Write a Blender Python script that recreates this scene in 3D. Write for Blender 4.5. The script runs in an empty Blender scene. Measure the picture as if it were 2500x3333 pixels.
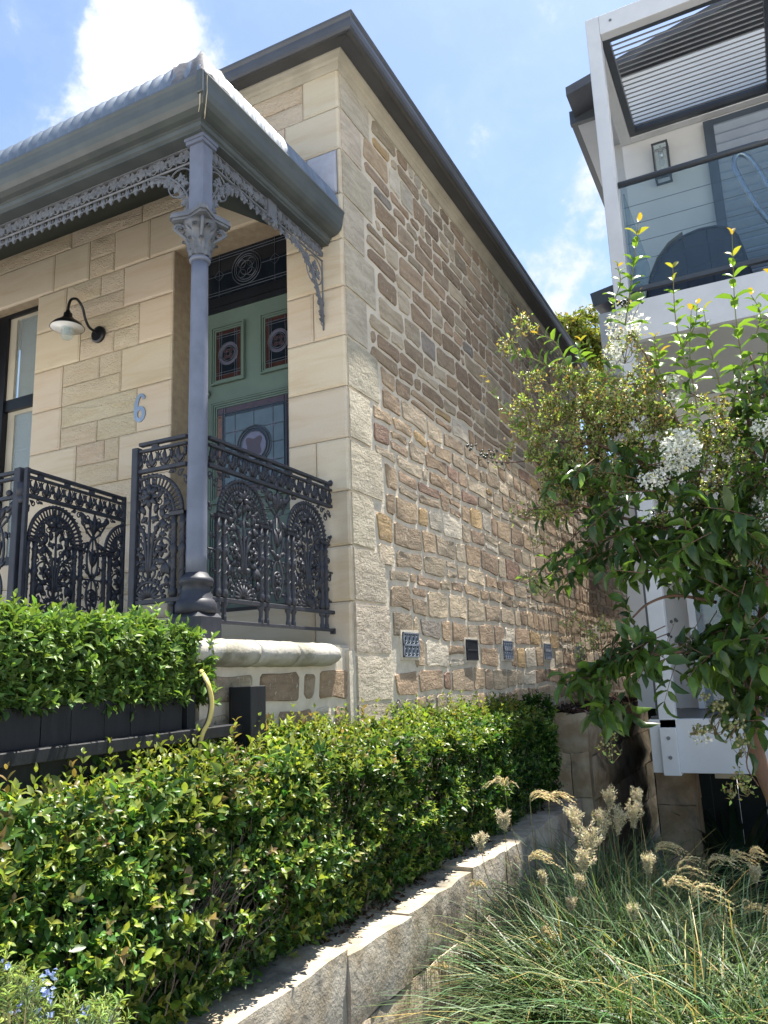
import bpy, bmesh, math, random
import numpy as np
from mathutils import Vector, Matrix

rad = math.radians
random.seed(11)
rng = np.random.default_rng(11)
scene = bpy.context.scene
COL = scene.collection

# ------------------------------------------------------------------ camera
YAW, PITCH, ROLL, FOC = rad(-26.2624), rad(11.9721), rad(-2.1993), 2573.24   # focal length for a 2500 px wide frame


def _rot():
    fwd = np.array([math.sin(YAW) * math.cos(PITCH), math.cos(YAW) * math.cos(PITCH), math.sin(PITCH)])
    right = np.array([math.cos(YAW), -math.sin(YAW), 0.0])
    up = np.cross(right, fwd)
    r2 = math.cos(ROLL) * right + math.sin(ROLL) * up
    u2 = -math.sin(ROLL) * right + math.cos(ROLL) * up
    return r2, u2, fwd


CR, CU, CF = _rot()
cam_d = bpy.data.cameras.new('camera')
cam = bpy.data.objects.new('camera', cam_d)
COL.objects.link(cam)
cam.matrix_world = Matrix(((CR[0], CU[0], -CF[0], 0), (CR[1], CU[1], -CF[1], 0), (CR[2], CU[2], -CF[2], 0), (0, 0, 0, 1)))
cam_d.sensor_fit = 'VERTICAL'
cam_d.sensor_height = 36.0
cam_d.lens = FOC / 3333.0 * 36.0
cam_d.clip_start = 0.05
cam_d.clip_end = 4000
scene.camera = cam
scene.render.resolution_x, scene.render.resolution_y = 768, 1024

# ------------------------------------------------------------------ light
SUN_EL, SUN_AZ = rad(71), rad(19)
SUN = Vector((math.sin(SUN_AZ) * math.cos(SUN_EL), math.cos(SUN_AZ) * math.cos(SUN_EL), math.sin(SUN_EL)))
sl = bpy.data.lights.new('sun', 'SUN')
sl.energy = 4.6
sl.angle = rad(0.55)
sl.color = (1.0, 0.95, 0.86)
sun = bpy.data.objects.new('sun', sl)
COL.objects.link(sun)
sun.location = (0, 0, 30)
sun.rotation_euler = (-SUN).to_track_quat('-Z', 'Y').to_euler()

scene.view_settings.view_transform = 'Standard'
scene.view_settings.look = 'None'
scene.view_settings.exposure = 1.68
scene.view_settings.gamma = 1.0
scene.view_settings.use_curve_mapping = False
try:
    scene.cycles.max_bounces = 6
    scene.cycles.diffuse_bounces = 4
    scene.cycles.glossy_bounces = 3
    scene.cycles.transparent_max_bounces = 8
    scene.cycles.caustics_reflective = False
    scene.cycles.caustics_refractive = False
except Exception:
    pass


def ray(px, py):
    return CR * ((px - 1250) / FOC) - CU * ((py - 1666.5) / FOC) + CF


def onx(px, py, X):
    d = ray(px, py)
    return d * (X / d[0])


def ony(px, py, Y):
    d = ray(px, py)
    return d * (Y / d[1])


def at(px, py, d):
    return ray(px, py) * d


def proj(p):
    p = np.asarray(p, float)
    z = p @ CF
    return 1250 + FOC * (p @ CR) / z, 1666.5 - FOC * (p @ CU) / z


# ------------------------------------------------------------------ world: Nishita sky with broken cloud
def link(nt, a, b):
    nt.links.new(a, b)


def node(nt, typ, **kw):
    n = nt.nodes.new(typ)
    for k, v in kw.items():
        if k.startswith('i_'):
            key = k[2:]
            key = int(key) if key.isdigit() else key.replace('_', ' ')
            n.inputs[key].default_value = v
        else:
            setattr(n, k, v)
    return n


def vmath(nt, op, a, b=None):
    n = nt.nodes.new('ShaderNodeVectorMath')
    n.operation = op
    for i, x in enumerate((a, b)):
        if x is None:
            continue
        if hasattr(x, 'is_linked'):
            nt.links.new(x, n.inputs[i])
        else:
            n.inputs[i].default_value = x
    return n.outputs['Value'] if op in ('DOT_PRODUCT', 'LENGTH') else n.outputs['Vector']


def fmath(nt, op, a, b=None, c=None, clamp=False):
    n = nt.nodes.new('ShaderNodeMath')
    n.operation = op
    n.use_clamp = clamp
    for i, x in enumerate((a, b, c)):
        if x is None:
            continue
        if hasattr(x, 'is_linked'):
            nt.links.new(x, n.inputs[i])
        else:
            n.inputs[i].default_value = x
    return n.outputs[0]


def mrange(nt, x, a, b, c=0.0, d=1.0, smooth=True):
    n = nt.nodes.new('ShaderNodeMapRange')
    n.interpolation_type = 'SMOOTHSTEP' if smooth else 'LINEAR'
    nt.links.new(x, n.inputs[0])
    for i, v in enumerate((a, b, c, d)):
        n.inputs[i + 1].default_value = v
    return n.outputs[0]


def cmix(nt, fac, a, b, mode='MIX'):
    n = nt.nodes.new('ShaderNodeMix')
    n.data_type = 'RGBA'
    n.blend_type = mode
    for idx, x in ((0, fac), (6, a), (7, b)):
        if hasattr(x, 'is_linked'):
            nt.links.new(x, n.inputs[idx])
        elif idx == 0:
            n.inputs[0].default_value = x
        else:
            n.inputs[idx].default_value = (x[0], x[1], x[2], 1.0)
    return n.outputs[2]


def noise(nt, vec, scale, detail=4.0, rough=0.55, dist=0.0):
    n = nt.nodes.new('ShaderNodeTexNoise')
    n.inputs['Scale'].default_value = scale
    n.inputs['Detail'].default_value = detail
    n.inputs['Roughness'].default_value = rough
    n.inputs['Distortion'].default_value = dist
    if vec is not None:
        nt.links.new(vec, n.inputs['Vector'])
    return n.outputs['Fac']


world = bpy.data.worlds.new('World')
scene.world = world
world.use_nodes = True
wt = world.node_tree
wt.nodes.clear()
w_out = wt.nodes.new('ShaderNodeOutputWorld')
bg = wt.nodes.new('ShaderNodeBackground')
bg.inputs['Strength'].default_value = 0.081
sky = wt.nodes.new('ShaderNodeTexSky')
sky.sky_type = 'NISHITA'
sky.sun_disc = False
sky.sun_elevation = SUN_EL
sky.sun_rotation = SUN_AZ
sky.air_density = 1.0
sky.dust_density = 0.7
sky.ozone_density = 1.6
tc = wt.nodes.new('ShaderNodeTexCoord')
dirv = vmath(wt, 'NORMALIZE', tc.outputs['Generated'])
sep = wt.nodes.new('ShaderNodeSeparateXYZ')
link(wt, dirv, sep.inputs[0])
den = fmath(wt, 'ADD', fmath(wt, 'MAXIMUM', sep.outputs[2], 0.0), 0.25)
cp = wt.nodes.new('ShaderNodeCombineXYZ')
link(wt, fmath(wt, 'DIVIDE', sep.outputs[0], den), cp.inputs[0])
link(wt, fmath(wt, 'DIVIDE', sep.outputs[1], den), cp.inputs[1])
n_big = noise(wt, vmath(wt, 'ADD', cp.outputs[0], (3.7, 1.3, 0.0)), 2.3, 9.0, 0.6, 0.25)
n_fine = noise(wt, vmath(wt, 'ADD', dirv, (1.7, 0.3, 2.0)), 13.0, 10.0, 0.66, 0.15)


_nw = wt.nodes.new('ShaderNodeTexNoise')
_nw.inputs['Scale'].default_value = 5.5
_nw.inputs['Detail'].default_value = 6.0
_nw.inputs['Roughness'].default_value = 0.6
link(wt, dirv, _nw.inputs['Vector'])
dirw = vmath(wt, 'NORMALIZE', vmath(wt, 'ADD', dirv, vmath(wt, 'MULTIPLY', vmath(wt, 'SUBTRACT', _nw.outputs['Color'], (0.5, 0.5, 0.5)), (0.22, 0.22, 0.22))))


def cloud_at(px, py, r_in, r_out, gain):
    d = ray(px, py)
    d = d / np.linalg.norm(d)
    dp = vmath(wt, 'DOT_PRODUCT', dirw, tuple(d))
    return mrange(wt, dp, math.cos(rad(r_out)), math.cos(rad(r_in)), 0.0, gain)


dens = fmath(wt, 'ADD', fmath(wt, 'MULTIPLY', n_big, 0.52), fmath(wt, 'MULTIPLY', n_fine, 0.74))
for args in ((440, 60, 0.5, 5.0, 0.20), (540, 210, 0.5, 5.5, 0.22), (400, 330, 0.5, 5.0, 0.18), (250, 420, 0.3, 4.0, 0.12), (1930, 560, 0.3, 4.5, 0.17), (1880, 700, 0.2, 3.0, 0.08), (1850, 1000, 0.3, 4.5, 0.17), (1740, 880, 0.2, 3.5, 0.11)):
    dens = fmath(wt, 'ADD', dens, cloud_at(*args))
mask = mrange(wt, dens, 0.72, 0.90)
hazy = mrange(wt, dens, 0.55, 0.80, 0.0, 0.12)
skyc = cmix(wt, hazy, sky.outputs[0], (3.6, 4.2, 5.0))
ccol = cmix(wt, mrange(wt, dens, 0.80, 1.18), (3.4, 3.8, 4.6), (5.8, 5.9, 5.9))
link(wt, cmix(wt, mask, skyc, ccol), bg.inputs['Color'])
link(wt, bg.outputs[0], w_out.inputs[0])


# ------------------------------------------------------------------ materials
def base_mat(name):
    m = bpy.data.materials.new(name)
    m.use_nodes = True
    nt = m.node_tree
    b = nt.nodes['Principled BSDF']
    return m, nt, b


def coords(nt, stretch=(1, 1, 1), kind='Object'):
    t = nt.nodes.new('ShaderNodeTexCoord')
    if stretch == (1, 1, 1):
        return t.outputs[kind]
    return vmath(nt, 'MULTIPLY', t.outputs[kind], stretch)


def surf(name, c1, c2=None, scale=6.0, rough=0.7, spec=0.35, metal=0.0, bump=0.0, bscale=40.0, stretch=(1, 1, 1),
         attr=False, var=0.35, stain=None, stain_scale=2.0, stain_range=(0.52, 0.72), bdist=0.01, detail=6.0, coat=0.0):
    """procedural surface: two tones by noise (times the piece colour if attr), optional stain, bump relief"""
    m, nt, b = base_mat(name)
    co = coords(nt, stretch)
    f = mrange(nt, noise(nt, co, scale, detail, 0.6), 0.3, 0.7)
    c2 = c2 or tuple(x * (1 - var) for x in c1)
    col = cmix(nt, f, c1, c2)
    if attr:
        a = nt.nodes.new('ShaderNodeAttribute')
        a.attribute_name = 'col'
        col = cmix(nt, 1.0, a.outputs['Color'], col, 'MULTIPLY')
    if stain:
        sf = mrange(nt, noise(nt, co, stain_scale, 5.0, 0.65, 0.3), stain_range[0], stain_range[1], 0.0, 0.85)
        col = cmix(nt, sf, col, stain)
    link(nt, col, b.inputs['Base Color'])
    b.inputs['Roughness'].default_value = rough
    b.inputs['Specular IOR Level'].default_value = spec
    b.inputs['Metallic'].default_value = metal
    if coat:
        b.inputs['Coat Weight'].default_value = coat
    if bump:
        n1 = noise(nt, co, bscale, 6.0, 0.65)
        n2 = noise(nt, co, bscale * 0.22, 4.0, 0.6)
        h = fmath(nt, 'ADD', fmath(nt, 'MULTIPLY', n1, 0.5), n2)
        bn = nt.nodes.new('ShaderNodeBump')
        bn.inputs['Strength'].default_value = bump
        bn.inputs['Distance'].default_value = bdist
        link(nt, h, bn.inputs['Height'])
        link(nt, bn.outputs[0], b.inputs['Normal'])
    return m


def leafy(name, rough=0.38, spec=0.45, trans=0.4, tint=(1.25, 1.2, 0.55), bump=0.0):
    m, nt, b = base_mat(name)
    a = nt.nodes.new('ShaderNodeAttribute')
    a.attribute_name = 'col'
    f = noise(nt, coords(nt), 60.0, 3.0)
    col = cmix(nt, mrange(nt, f, 0.35, 0.7), a.outputs['Color'], cmix(nt, 1.0, a.outputs['Color'], (0.72, 0.78, 0.7), 'MULTIPLY'))
    link(nt, col, b.inputs['Base Color'])
    b.inputs['Roughness'].default_value = rough
    b.inputs['Specular IOR Level'].default_value = spec
    tr = nt.nodes.new('ShaderNodeBsdfTranslucent')
    link(nt, cmix(nt, 1.0, col, tint, 'MULTIPLY'), tr.inputs['Color'])
    mx = nt.nodes.new('ShaderNodeMixShader')
    mx.inputs[0].default_value = trans
    link(nt, b.outputs[0], mx.inputs[1])
    link(nt, tr.outputs[0], mx.inputs[2])
    link(nt, mx.outputs[0], nt.nodes['Material Output'].inputs['Surface'])
    return m


def glassy(name, tint, alpha, rough=0.02):
    """clear sheet: a share of the light passes straight, the rest reflects"""
    m, nt, b = base_mat(name)
    b.inputs['Base Color'].default_value = (*tint, 1)
    b.inputs['Roughness'].default_value = rough
    b.inputs['Specular IOR Level'].default_value = 0.9
    tp = nt.nodes.new('ShaderNodeBsdfTransparent')
    tp.inputs['Color'].default_value = (0.86, 0.93, 0.95, 1)
    mx = nt.nodes.new('ShaderNodeMixShader')
    mx.inputs[0].default_value = alpha
    link(nt, tp.outputs[0], mx.inputs[1])
    link(nt, b.outputs[0], mx.inputs[2])
    link(nt, mx.outputs[0], nt.nodes['Material Output'].inputs['Surface'])
    return m


def sandstone(name, attr=True, rock=0.0):
    """dressed Sydney sandstone: warm buff with faint iron bedding lines"""
    m, nt, b = base_mat(name)
    t = nt.nodes.new('ShaderNodeTexCoord')
    oi = nt.nodes.new('ShaderNodeObjectInfo')
    off = vmath(nt, 'MULTIPLY', oi.outputs['Location'], (1, 1, 1))
    co = t.outputs['Object']
    rnd = nt.nodes.new('ShaderNodeCombineXYZ')
    link(nt, fmath(nt, 'MULTIPLY', oi.outputs['Random'], 0.35), rnd.inputs[2])
    co2 = vmath(nt, 'ADD', co, rnd.outputs[0])
    tilt = vmath(nt, 'MULTIPLY', co2, (1.6, 1.6, 11.0))
    warp = noise(nt, tilt, 1.2, 5.0, 0.6, 0.8)
    a = nt.nodes.new('ShaderNodeAttribute')
    a.attribute_name = 'col'
    fine = noise(nt, co, 160.0, 3.0, 0.7)
    tone = cmix(nt, mrange(nt, warp, 0.40, 0.75), (1.0, 1.0, 1.0), (0.90, 0.84, 0.76))
    tone = cmix(nt, mrange(nt, fine, 0.3, 0.75, 0.0, 0.35), tone, (0.68, 0.60, 0.52))
    blot = noise(nt, co2, 3.1, 5.0, 0.6)
    tone = cmix(nt, mrange(nt, blot, 0.55, 0.78, 0.0, 0.22), tone, (0.74, 0.68, 0.61))
    link(nt, cmix(nt, 1.0, a.outputs['Color'], tone, 'MULTIPLY'), b.inputs['Base Color'])
    b.inputs['Roughness'].default_value = 0.88
    b.inputs['Specular IOR Level'].default_value = 0.2
    h = fmath(nt, 'MULTIPLY', noise(nt, co, 220.0, 3.0, 0.6), 0.25)
    dist = 0.003
    if rock:
        pk = noise(nt, vmath(nt, 'MULTIPLY', co, (1.0, 1.0, 1.7)), 26.0, 3.0, 0.55, 1.6)
        h = fmath(nt, 'ADD', h, pk)
        dist = 0.015 * rock
    bn = nt.nodes.new('ShaderNodeBump')
    bn.inputs['Strength'].default_value = 0.9
    bn.inputs['Distance'].default_value = dist
    link(nt, h, bn.inputs['Height'])
    link(nt, bn.outputs[0], b.inputs['Normal'])
    return m


def rubble_mat(name):
    """split sandstone: bedding streaks, pale chips doubling as painted sun flecks, lichen grey"""
    m, nt, b = base_mat(name)
    co = coords(nt)
    a = nt.nodes.new('ShaderNodeAttribute')
    a.attribute_name = 'col'
    bed = noise(nt, vmath(nt, 'MULTIPLY', co, (6.0, 6.0, 24.0)), 1.0, 6.0, 0.7, 0.6)
    blot = noise(nt, co, 7.0, 6.0, 0.65, 0.4)
    col = cmix(nt, mrange(nt, bed, 0.35, 0.7), (1.15, 1.12, 1.06), (0.80, 0.76, 0.70))
    col = cmix(nt, 1.0, a.outputs['Color'], col, 'MULTIPLY')
    col = cmix(nt, mrange(nt, blot, 0.58, 0.80, 0.0, 0.5), col, (0.28, 0.24, 0.19))
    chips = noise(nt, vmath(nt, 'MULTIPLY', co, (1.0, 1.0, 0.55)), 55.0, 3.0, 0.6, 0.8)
    col = cmix(nt, mrange(nt, chips, 0.61, 0.69, 0.0, 0.85), col, (0.50, 0.45, 0.37))  # pale chips, painted in also as glints of grazing sun
    dark = noise(nt, co, 90.0, 3.0, 0.7)
    col = cmix(nt, mrange(nt, dark, 0.60, 0.75, 0.0, 0.6), col, (0.06, 0.05, 0.045))
    link(nt, col, b.inputs['Base Color'])
    b.inputs['Roughness'].default_value = 0.9
    b.inputs['Specular IOR Level'].default_value = 0.25
    h = fmath(nt, 'ADD', fmath(nt, 'MULTIPLY', bed, 0.8), fmath(nt, 'ADD', fmath(nt, 'MULTIPLY', chips, 0.6), blot))
    bn = nt.nodes.new('ShaderNodeBump')
    bn.inputs['Strength'].default_value = 1.0
    bn.inputs['Distance'].default_value = 0.016
    link(nt, h, bn.inputs['Height'])
    link(nt, bn.outputs[0], b.inputs['Normal'])
    return m


M = {
    'ashlar': sandstone('dressed sandstone'),
    'picked': sandstone('pick faced sandstone', rock=1.0),
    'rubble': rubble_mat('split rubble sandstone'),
    'mortar': surf('lime mortar', (0.66, 0.59, 0.48), (0.55, 0.49, 0.39), 9.0, 0.95, 0.1, bump=0.9, bscale=60, bdist=0.008, stain=(0.22, 0.19, 0.15), stain_scale=3.0, stain_range=(0.62, 0.85)),
    'joint': surf('tight sandstone joint', (0.40, 0.32, 0.22), (0.31, 0.24, 0.17), 20.0, 0.95, 0.1),
    'weathered': surf('weathered grey sandstone', (1.0, 0.98, 0.94), (0.66, 0.58, 0.47), 7.0, 0.9, 0.2, bump=1.0, bscale=45, bdist=0.012, attr=True, stain=(0.10, 0.092, 0.08), stain_scale=3.4, stain_range=(0.50, 0.72)),
    'coping': surf('lichened coping stone', (0.44, 0.42, 0.38), (0.30, 0.28, 0.23), 6.0, 0.9, 0.2, bump=0.9, bscale=55, bdist=0.008, stain=(0.15, 0.145, 0.10), stain_scale=4.0),
    'iron': surf('charcoal cast iron paint', (0.042, 0.044, 0.055), (0.028, 0.029, 0.037), 14.0, 0.52, 0.38, bump=0.25, bscale=120, bdist=0.002),
    'post_grey': surf('blue grey column paint', (0.150, 0.165, 0.215), (0.118, 0.13, 0.17), 8.0, 0.45, 0.45, bump=0.3, bscale=90, bdist=0.002),
    'lace': surf('grey lace paint', (0.145, 0.152, 0.168), (0.095, 0.10, 0.112), 16.0, 0.5, 0.4, bump=0.3, bscale=100, bdist=0.002),
    'gutter': surf('grey gutter paint', (0.075, 0.084, 0.082), (0.052, 0.060, 0.060), 5.0, 0.38, 0.45, bump=0.12, bscale=30, bdist=0.002),
    'eaves': surf('dark eaves paint', (0.072, 0.076, 0.086), (0.054, 0.057, 0.065), 4.0, 0.35, 0.5, bump=0.1, bscale=20, bdist=0.002),
    'ceiling': surf('dark teal ceiling boards', (0.020, 0.036, 0.036), (0.014, 0.026, 0.027), 5.0, 0.6, 0.3),
    'cream': surf('cream painted timber', (0.52, 0.47, 0.37), (0.40, 0.36, 0.28), 4.0, 0.55, 0.35, bump=0.15, bscale=40, bdist=0.002),
    'roofiron': surf('weathered galvanised iron', (0.165, 0.20, 0.25), (0.12, 0.15, 0.19), 5.0, 0.5, 0.4, metal=0.2, bump=0.15, bscale=30, bdist=0.002),
    'lead': surf('crumpled lead flashing', (0.13, 0.13, 0.14), (0.085, 0.085, 0.092), 12.0, 0.65, 0.3, metal=0.0, bump=0.6, bscale=25, bdist=0.01),
    'door': surf('sage green door paint', (0.105, 0.150, 0.125), (0.09, 0.130, 0.108), 6.0, 0.45, 0.4, bump=0.1, bscale=60, bdist=0.001),
    'blackwood': surf('black window paint', (0.010, 0.012, 0.017), (0.007, 0.008, 0.011), 8.0, 0.4, 0.4),
    'blind': surf('cream linen blind', (0.40, 0.38, 0.34), (0.33, 0.31, 0.28), 50.0, 0.9, 0.1),
    'g_blue': surf('pale blue cathedral glass', (0.080, 0.115, 0.135), (0.06, 0.09, 0.11), 12.0, 0.12, 0.6),
    'g_red': surf('ruby border glass', (0.055, 0.026, 0.022), (0.032, 0.016, 0.015), 14.0, 0.1, 0.6),
    'g_amber': surf('amber glass', (0.16, 0.065, 0.018), (0.09, 0.04, 0.014), 14.0, 0.1, 0.6),
    'g_dark': surf('dark fanlight glass', (0.010, 0.015, 0.022), (0.007, 0.010, 0.016), 9.0, 0.08, 0.6),
    'g_lilac': surf('lilac glass', (0.13, 0.13, 0.19), (0.10, 0.10, 0.15), 12.0, 0.12, 0.6),
    'g_rose': surf('rose glass', (0.060, 0.036, 0.042), (0.045, 0.027, 0.032), 12.0, 0.12, 0.6),
    'came': surf('lead came', (0.10, 0.115, 0.14), (0.07, 0.08, 0.10), 20.0, 0.45, 0.5, metal=0.3),
    'chrome': surf('polished metal', (0.65, 0.66, 0.68), (0.55, 0.56, 0.58), 20.0, 0.18, 0.5, metal=1.0),
    'number': surf('brushed steel numeral', (0.40, 0.46, 0.54), (0.32, 0.38, 0.46), 30.0, 0.35, 0.5, metal=0.7),
    'lampblack': surf('lamp black enamel', (0.012, 0.013, 0.016), (0.009, 0.009, 0.012), 10.0, 0.35, 0.5),
    'lampwhite': surf('white enamel', (0.75, 0.75, 0.72), (0.66, 0.66, 0.63), 10.0, 0.3, 0.5),
    'lampglass': glassy('clear lamp glass', (0.6, 0.62, 0.62), 0.22),
    'vent': surf('blue grey vent paint', (0.25, 0.275, 0.32), (0.17, 0.19, 0.225), 20.0, 0.7, 0.3, bump=0.2, bscale=80, bdist=0.002),
    'ventdark': surf('dark vent paint', (0.035, 0.037, 0.045), (0.025, 0.027, 0.033), 20.0, 0.6, 0.3),
    'hole': surf('vent cavity', (0.012, 0.014, 0.02), (0.008, 0.01, 0.014), 20.0, 0.9, 0.1),
    'whitewash': surf('flaking white paint', (0.50, 0.50, 0.54), (0.38, 0.38, 0.43), 7.0, 0.8, 0.2, bump=0.8, bscale=30, bdist=0.012, stain=(0.20, 0.08, 0.06), stain_scale=6.0, stain_range=(0.62, 0.72)),
    'blacktimber': surf('charred black timber', (0.016, 0.017, 0.020), (0.009, 0.010, 0.012), 3.0, 0.6, 0.35, bump=0.6, bscale=14, stretch=(6, 6, 1), bdist=0.004, stain=(0.045, 0.046, 0.05), stain_scale=1.6, stain_range=(0.6, 0.8)),
    'hose_y': surf('yellow hose rubber', (0.62, 0.50, 0.16), (0.55, 0.44, 0.13), 30.0, 0.45, 0.4),
    'hose_b': surf('black hose stripe', (0.03, 0.03, 0.035), (0.02, 0.02, 0.025), 30.0, 0.45, 0.4),
    'soil': surf('dark soil and leaf litter', (0.050, 0.036, 0.026), (0.022, 0.016, 0.012), 30.0, 0.95, 0.1, bump=1.0, bscale=50, bdist=0.03),
    'mulch': surf('bark chips', (1, 1, 1), (0.6, 0.6, 0.6), 30.0, 0.9, 0.2, attr=True),
    'ground': surf('street concrete', (0.46, 0.45, 0.43), (0.38, 0.37, 0.355), 2.0, 0.9, 0.2, bump=0.3, bscale=30, bdist=0.005),
    'render': surf('white house render', (0.62, 0.62, 0.61), (0.56, 0.56, 0.555), 2.0, 0.75, 0.3, bump=0.15, bscale=80, bdist=0.002),
    'whitesteel': surf('white painted steel', (0.60, 0.61, 0.62), (0.53, 0.54, 0.55), 3.0, 0.5, 0.4, bump=0.12, bscale=40, bdist=0.002),
    'cement': surf('pale grey sheet', (0.52, 0.53, 0.53), (0.46, 0.47, 0.47), 2.0, 0.7, 0.3),
    'darkmetal': surf('dark grey frame', (0.055, 0.062, 0.072), (0.042, 0.048, 0.056), 5.0, 0.4, 0.5),
    'slat': surf('grey louvre slat', (0.16, 0.17, 0.18), (0.12, 0.13, 0.14), 4.0, 0.4, 0.5),
    'shutter': surf('blue grey shutter', (0.26, 0.31, 0.38), (0.21, 0.25, 0.32), 3.0, 0.4, 0.5),
    'shutterframe': surf('slate shutter frame', (0.075, 0.095, 0.125), (0.06, 0.075, 0.10), 3.0, 0.4, 0.5),
    'roofdark': surf('slate roof', (0.085, 0.088, 0.095), (0.06, 0.062, 0.068), 3.0, 0.5, 0.4, bump=0.2, bscale=20, bdist=0.004),
    'glass': glassy('balustrade glass', (0.10, 0.14, 0.18), 0.16),
    'doorglass': glassy('sliding door glass', (0.30, 0.34, 0.36), 0.45),
    'cover': surf('navy vinyl cover', (0.028, 0.036, 0.058), (0.020, 0.026, 0.042), 5.0, 0.55, 0.4, bump=0.5, bscale=9, bdist=0.02),
    'covertrim': surf('beige cover panel', (0.42, 0.37, 0.31), (0.35, 0.31, 0.26), 6.0, 0.7, 0.3),
    'steeltube': surf('satin steel tube', (0.42, 0.45, 0.48), (0.36, 0.38, 0.41), 20.0, 0.25, 0.5, metal=0.8),
    'deck_shade': surf('dark blue green fence', (0.010, 0.017, 0.019), (0.006, 0.010, 0.012), 3.0, 0.7, 0.3),  # near black colour carries the shade under the deck
    'leaf_hedge': leafy('lilly pilly leaves', 0.38, 0.4, 0.42),
    'leaf_planter': leafy('planter hedge leaves', 0.45, 0.35, 0.36),
    'leaf_crape': leafy('crape myrtle leaves', 0.28, 0.5, 0.45),
    'leaf_far': leafy('far tree leaves', 0.5, 0.3, 0.35),
    'leaf_rose': leafy('rosemary needles', 0.5, 0.3, 0.3),
    'petal': leafy('petals', 0.6, 0.2, 0.35, (1.0, 1.0, 0.95)),
    'blade': leafy('grass blades', 0.45, 0.35, 0.30, (1.2, 1.2, 0.6)),
    'plume': leafy('grass plumes', 0.7, 0.2, 0.40, (1.1, 1.0, 0.8)),
    'strap': leafy('strap leaves', 0.4, 0.4, 0.2),
    'berry': surf('seed capsules', (1, 1, 1), (0.7, 0.7, 0.7), 50.0, 0.35, 0.45, attr=True),
    'bark': surf('smooth brown bark', (0.15, 0.085, 0.055), (0.10, 0.06, 0.04), 12.0, 0.7, 0.3, bump=0.4, bscale=40, bdist=0.004, stretch=(3, 3, 1)),
    'twig': surf('grey twig', (0.17, 0.14, 0.11), (0.11, 0.09, 0.07), 20.0, 0.8, 0.2),
    'greenstem': surf('green stem', (0.13, 0.17, 0.05), (0.16, 0.10, 0.05), 20.0, 0.5, 0.4),
}


# ------------------------------------------------------------------ mesh helpers
MW = {}


def thing(name, label, cat, loc=(0, 0, 0), rotz=0.0, group=None):
    o = bpy.data.objects.new(name, None)
    o.empty_display_size = 0.1
    COL.objects.link(o)
    o.location = loc
    o.rotation_euler = (0, 0, rotz)
    MW[o] = Matrix.Translation(Vector(loc)) @ Matrix.Rotation(rotz, 4, 'Z')
    o['label'] = label
    o['category'] = cat
    if group:
        o['group'] = group
    return o


def put(name, me, mat, parent=None, local=False):
    o = bpy.data.objects.new(name, me)
    COL.objects.link(o)
    if mat is not None and len(me.materials) == 0:
        me.materials.append(M[mat] if isinstance(mat, str) else mat)
    if parent is not None:
        o.parent = parent
        if not local and parent in MW:
            o.matrix_parent_inverse = MW[parent].inverted()
    return o


def tag(o, label=None, cat=None, group=None, kind=None):
    for k, v in (('label', label), ('category', cat), ('group', group), ('kind', kind)):
        if v:
            o[k] = v
    return o


def basis(d):
    d = np.asarray(d, float)
    d = d / (np.linalg.norm(d) + 1e-12)
    a = np.array([0, 0, 1.0]) if abs(d[2]) < 0.9 else np.array([1.0, 0, 0])
    u = np.cross(a, d)
    u /= np.linalg.norm(u)
    return d, u, np.cross(d, u)


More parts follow.
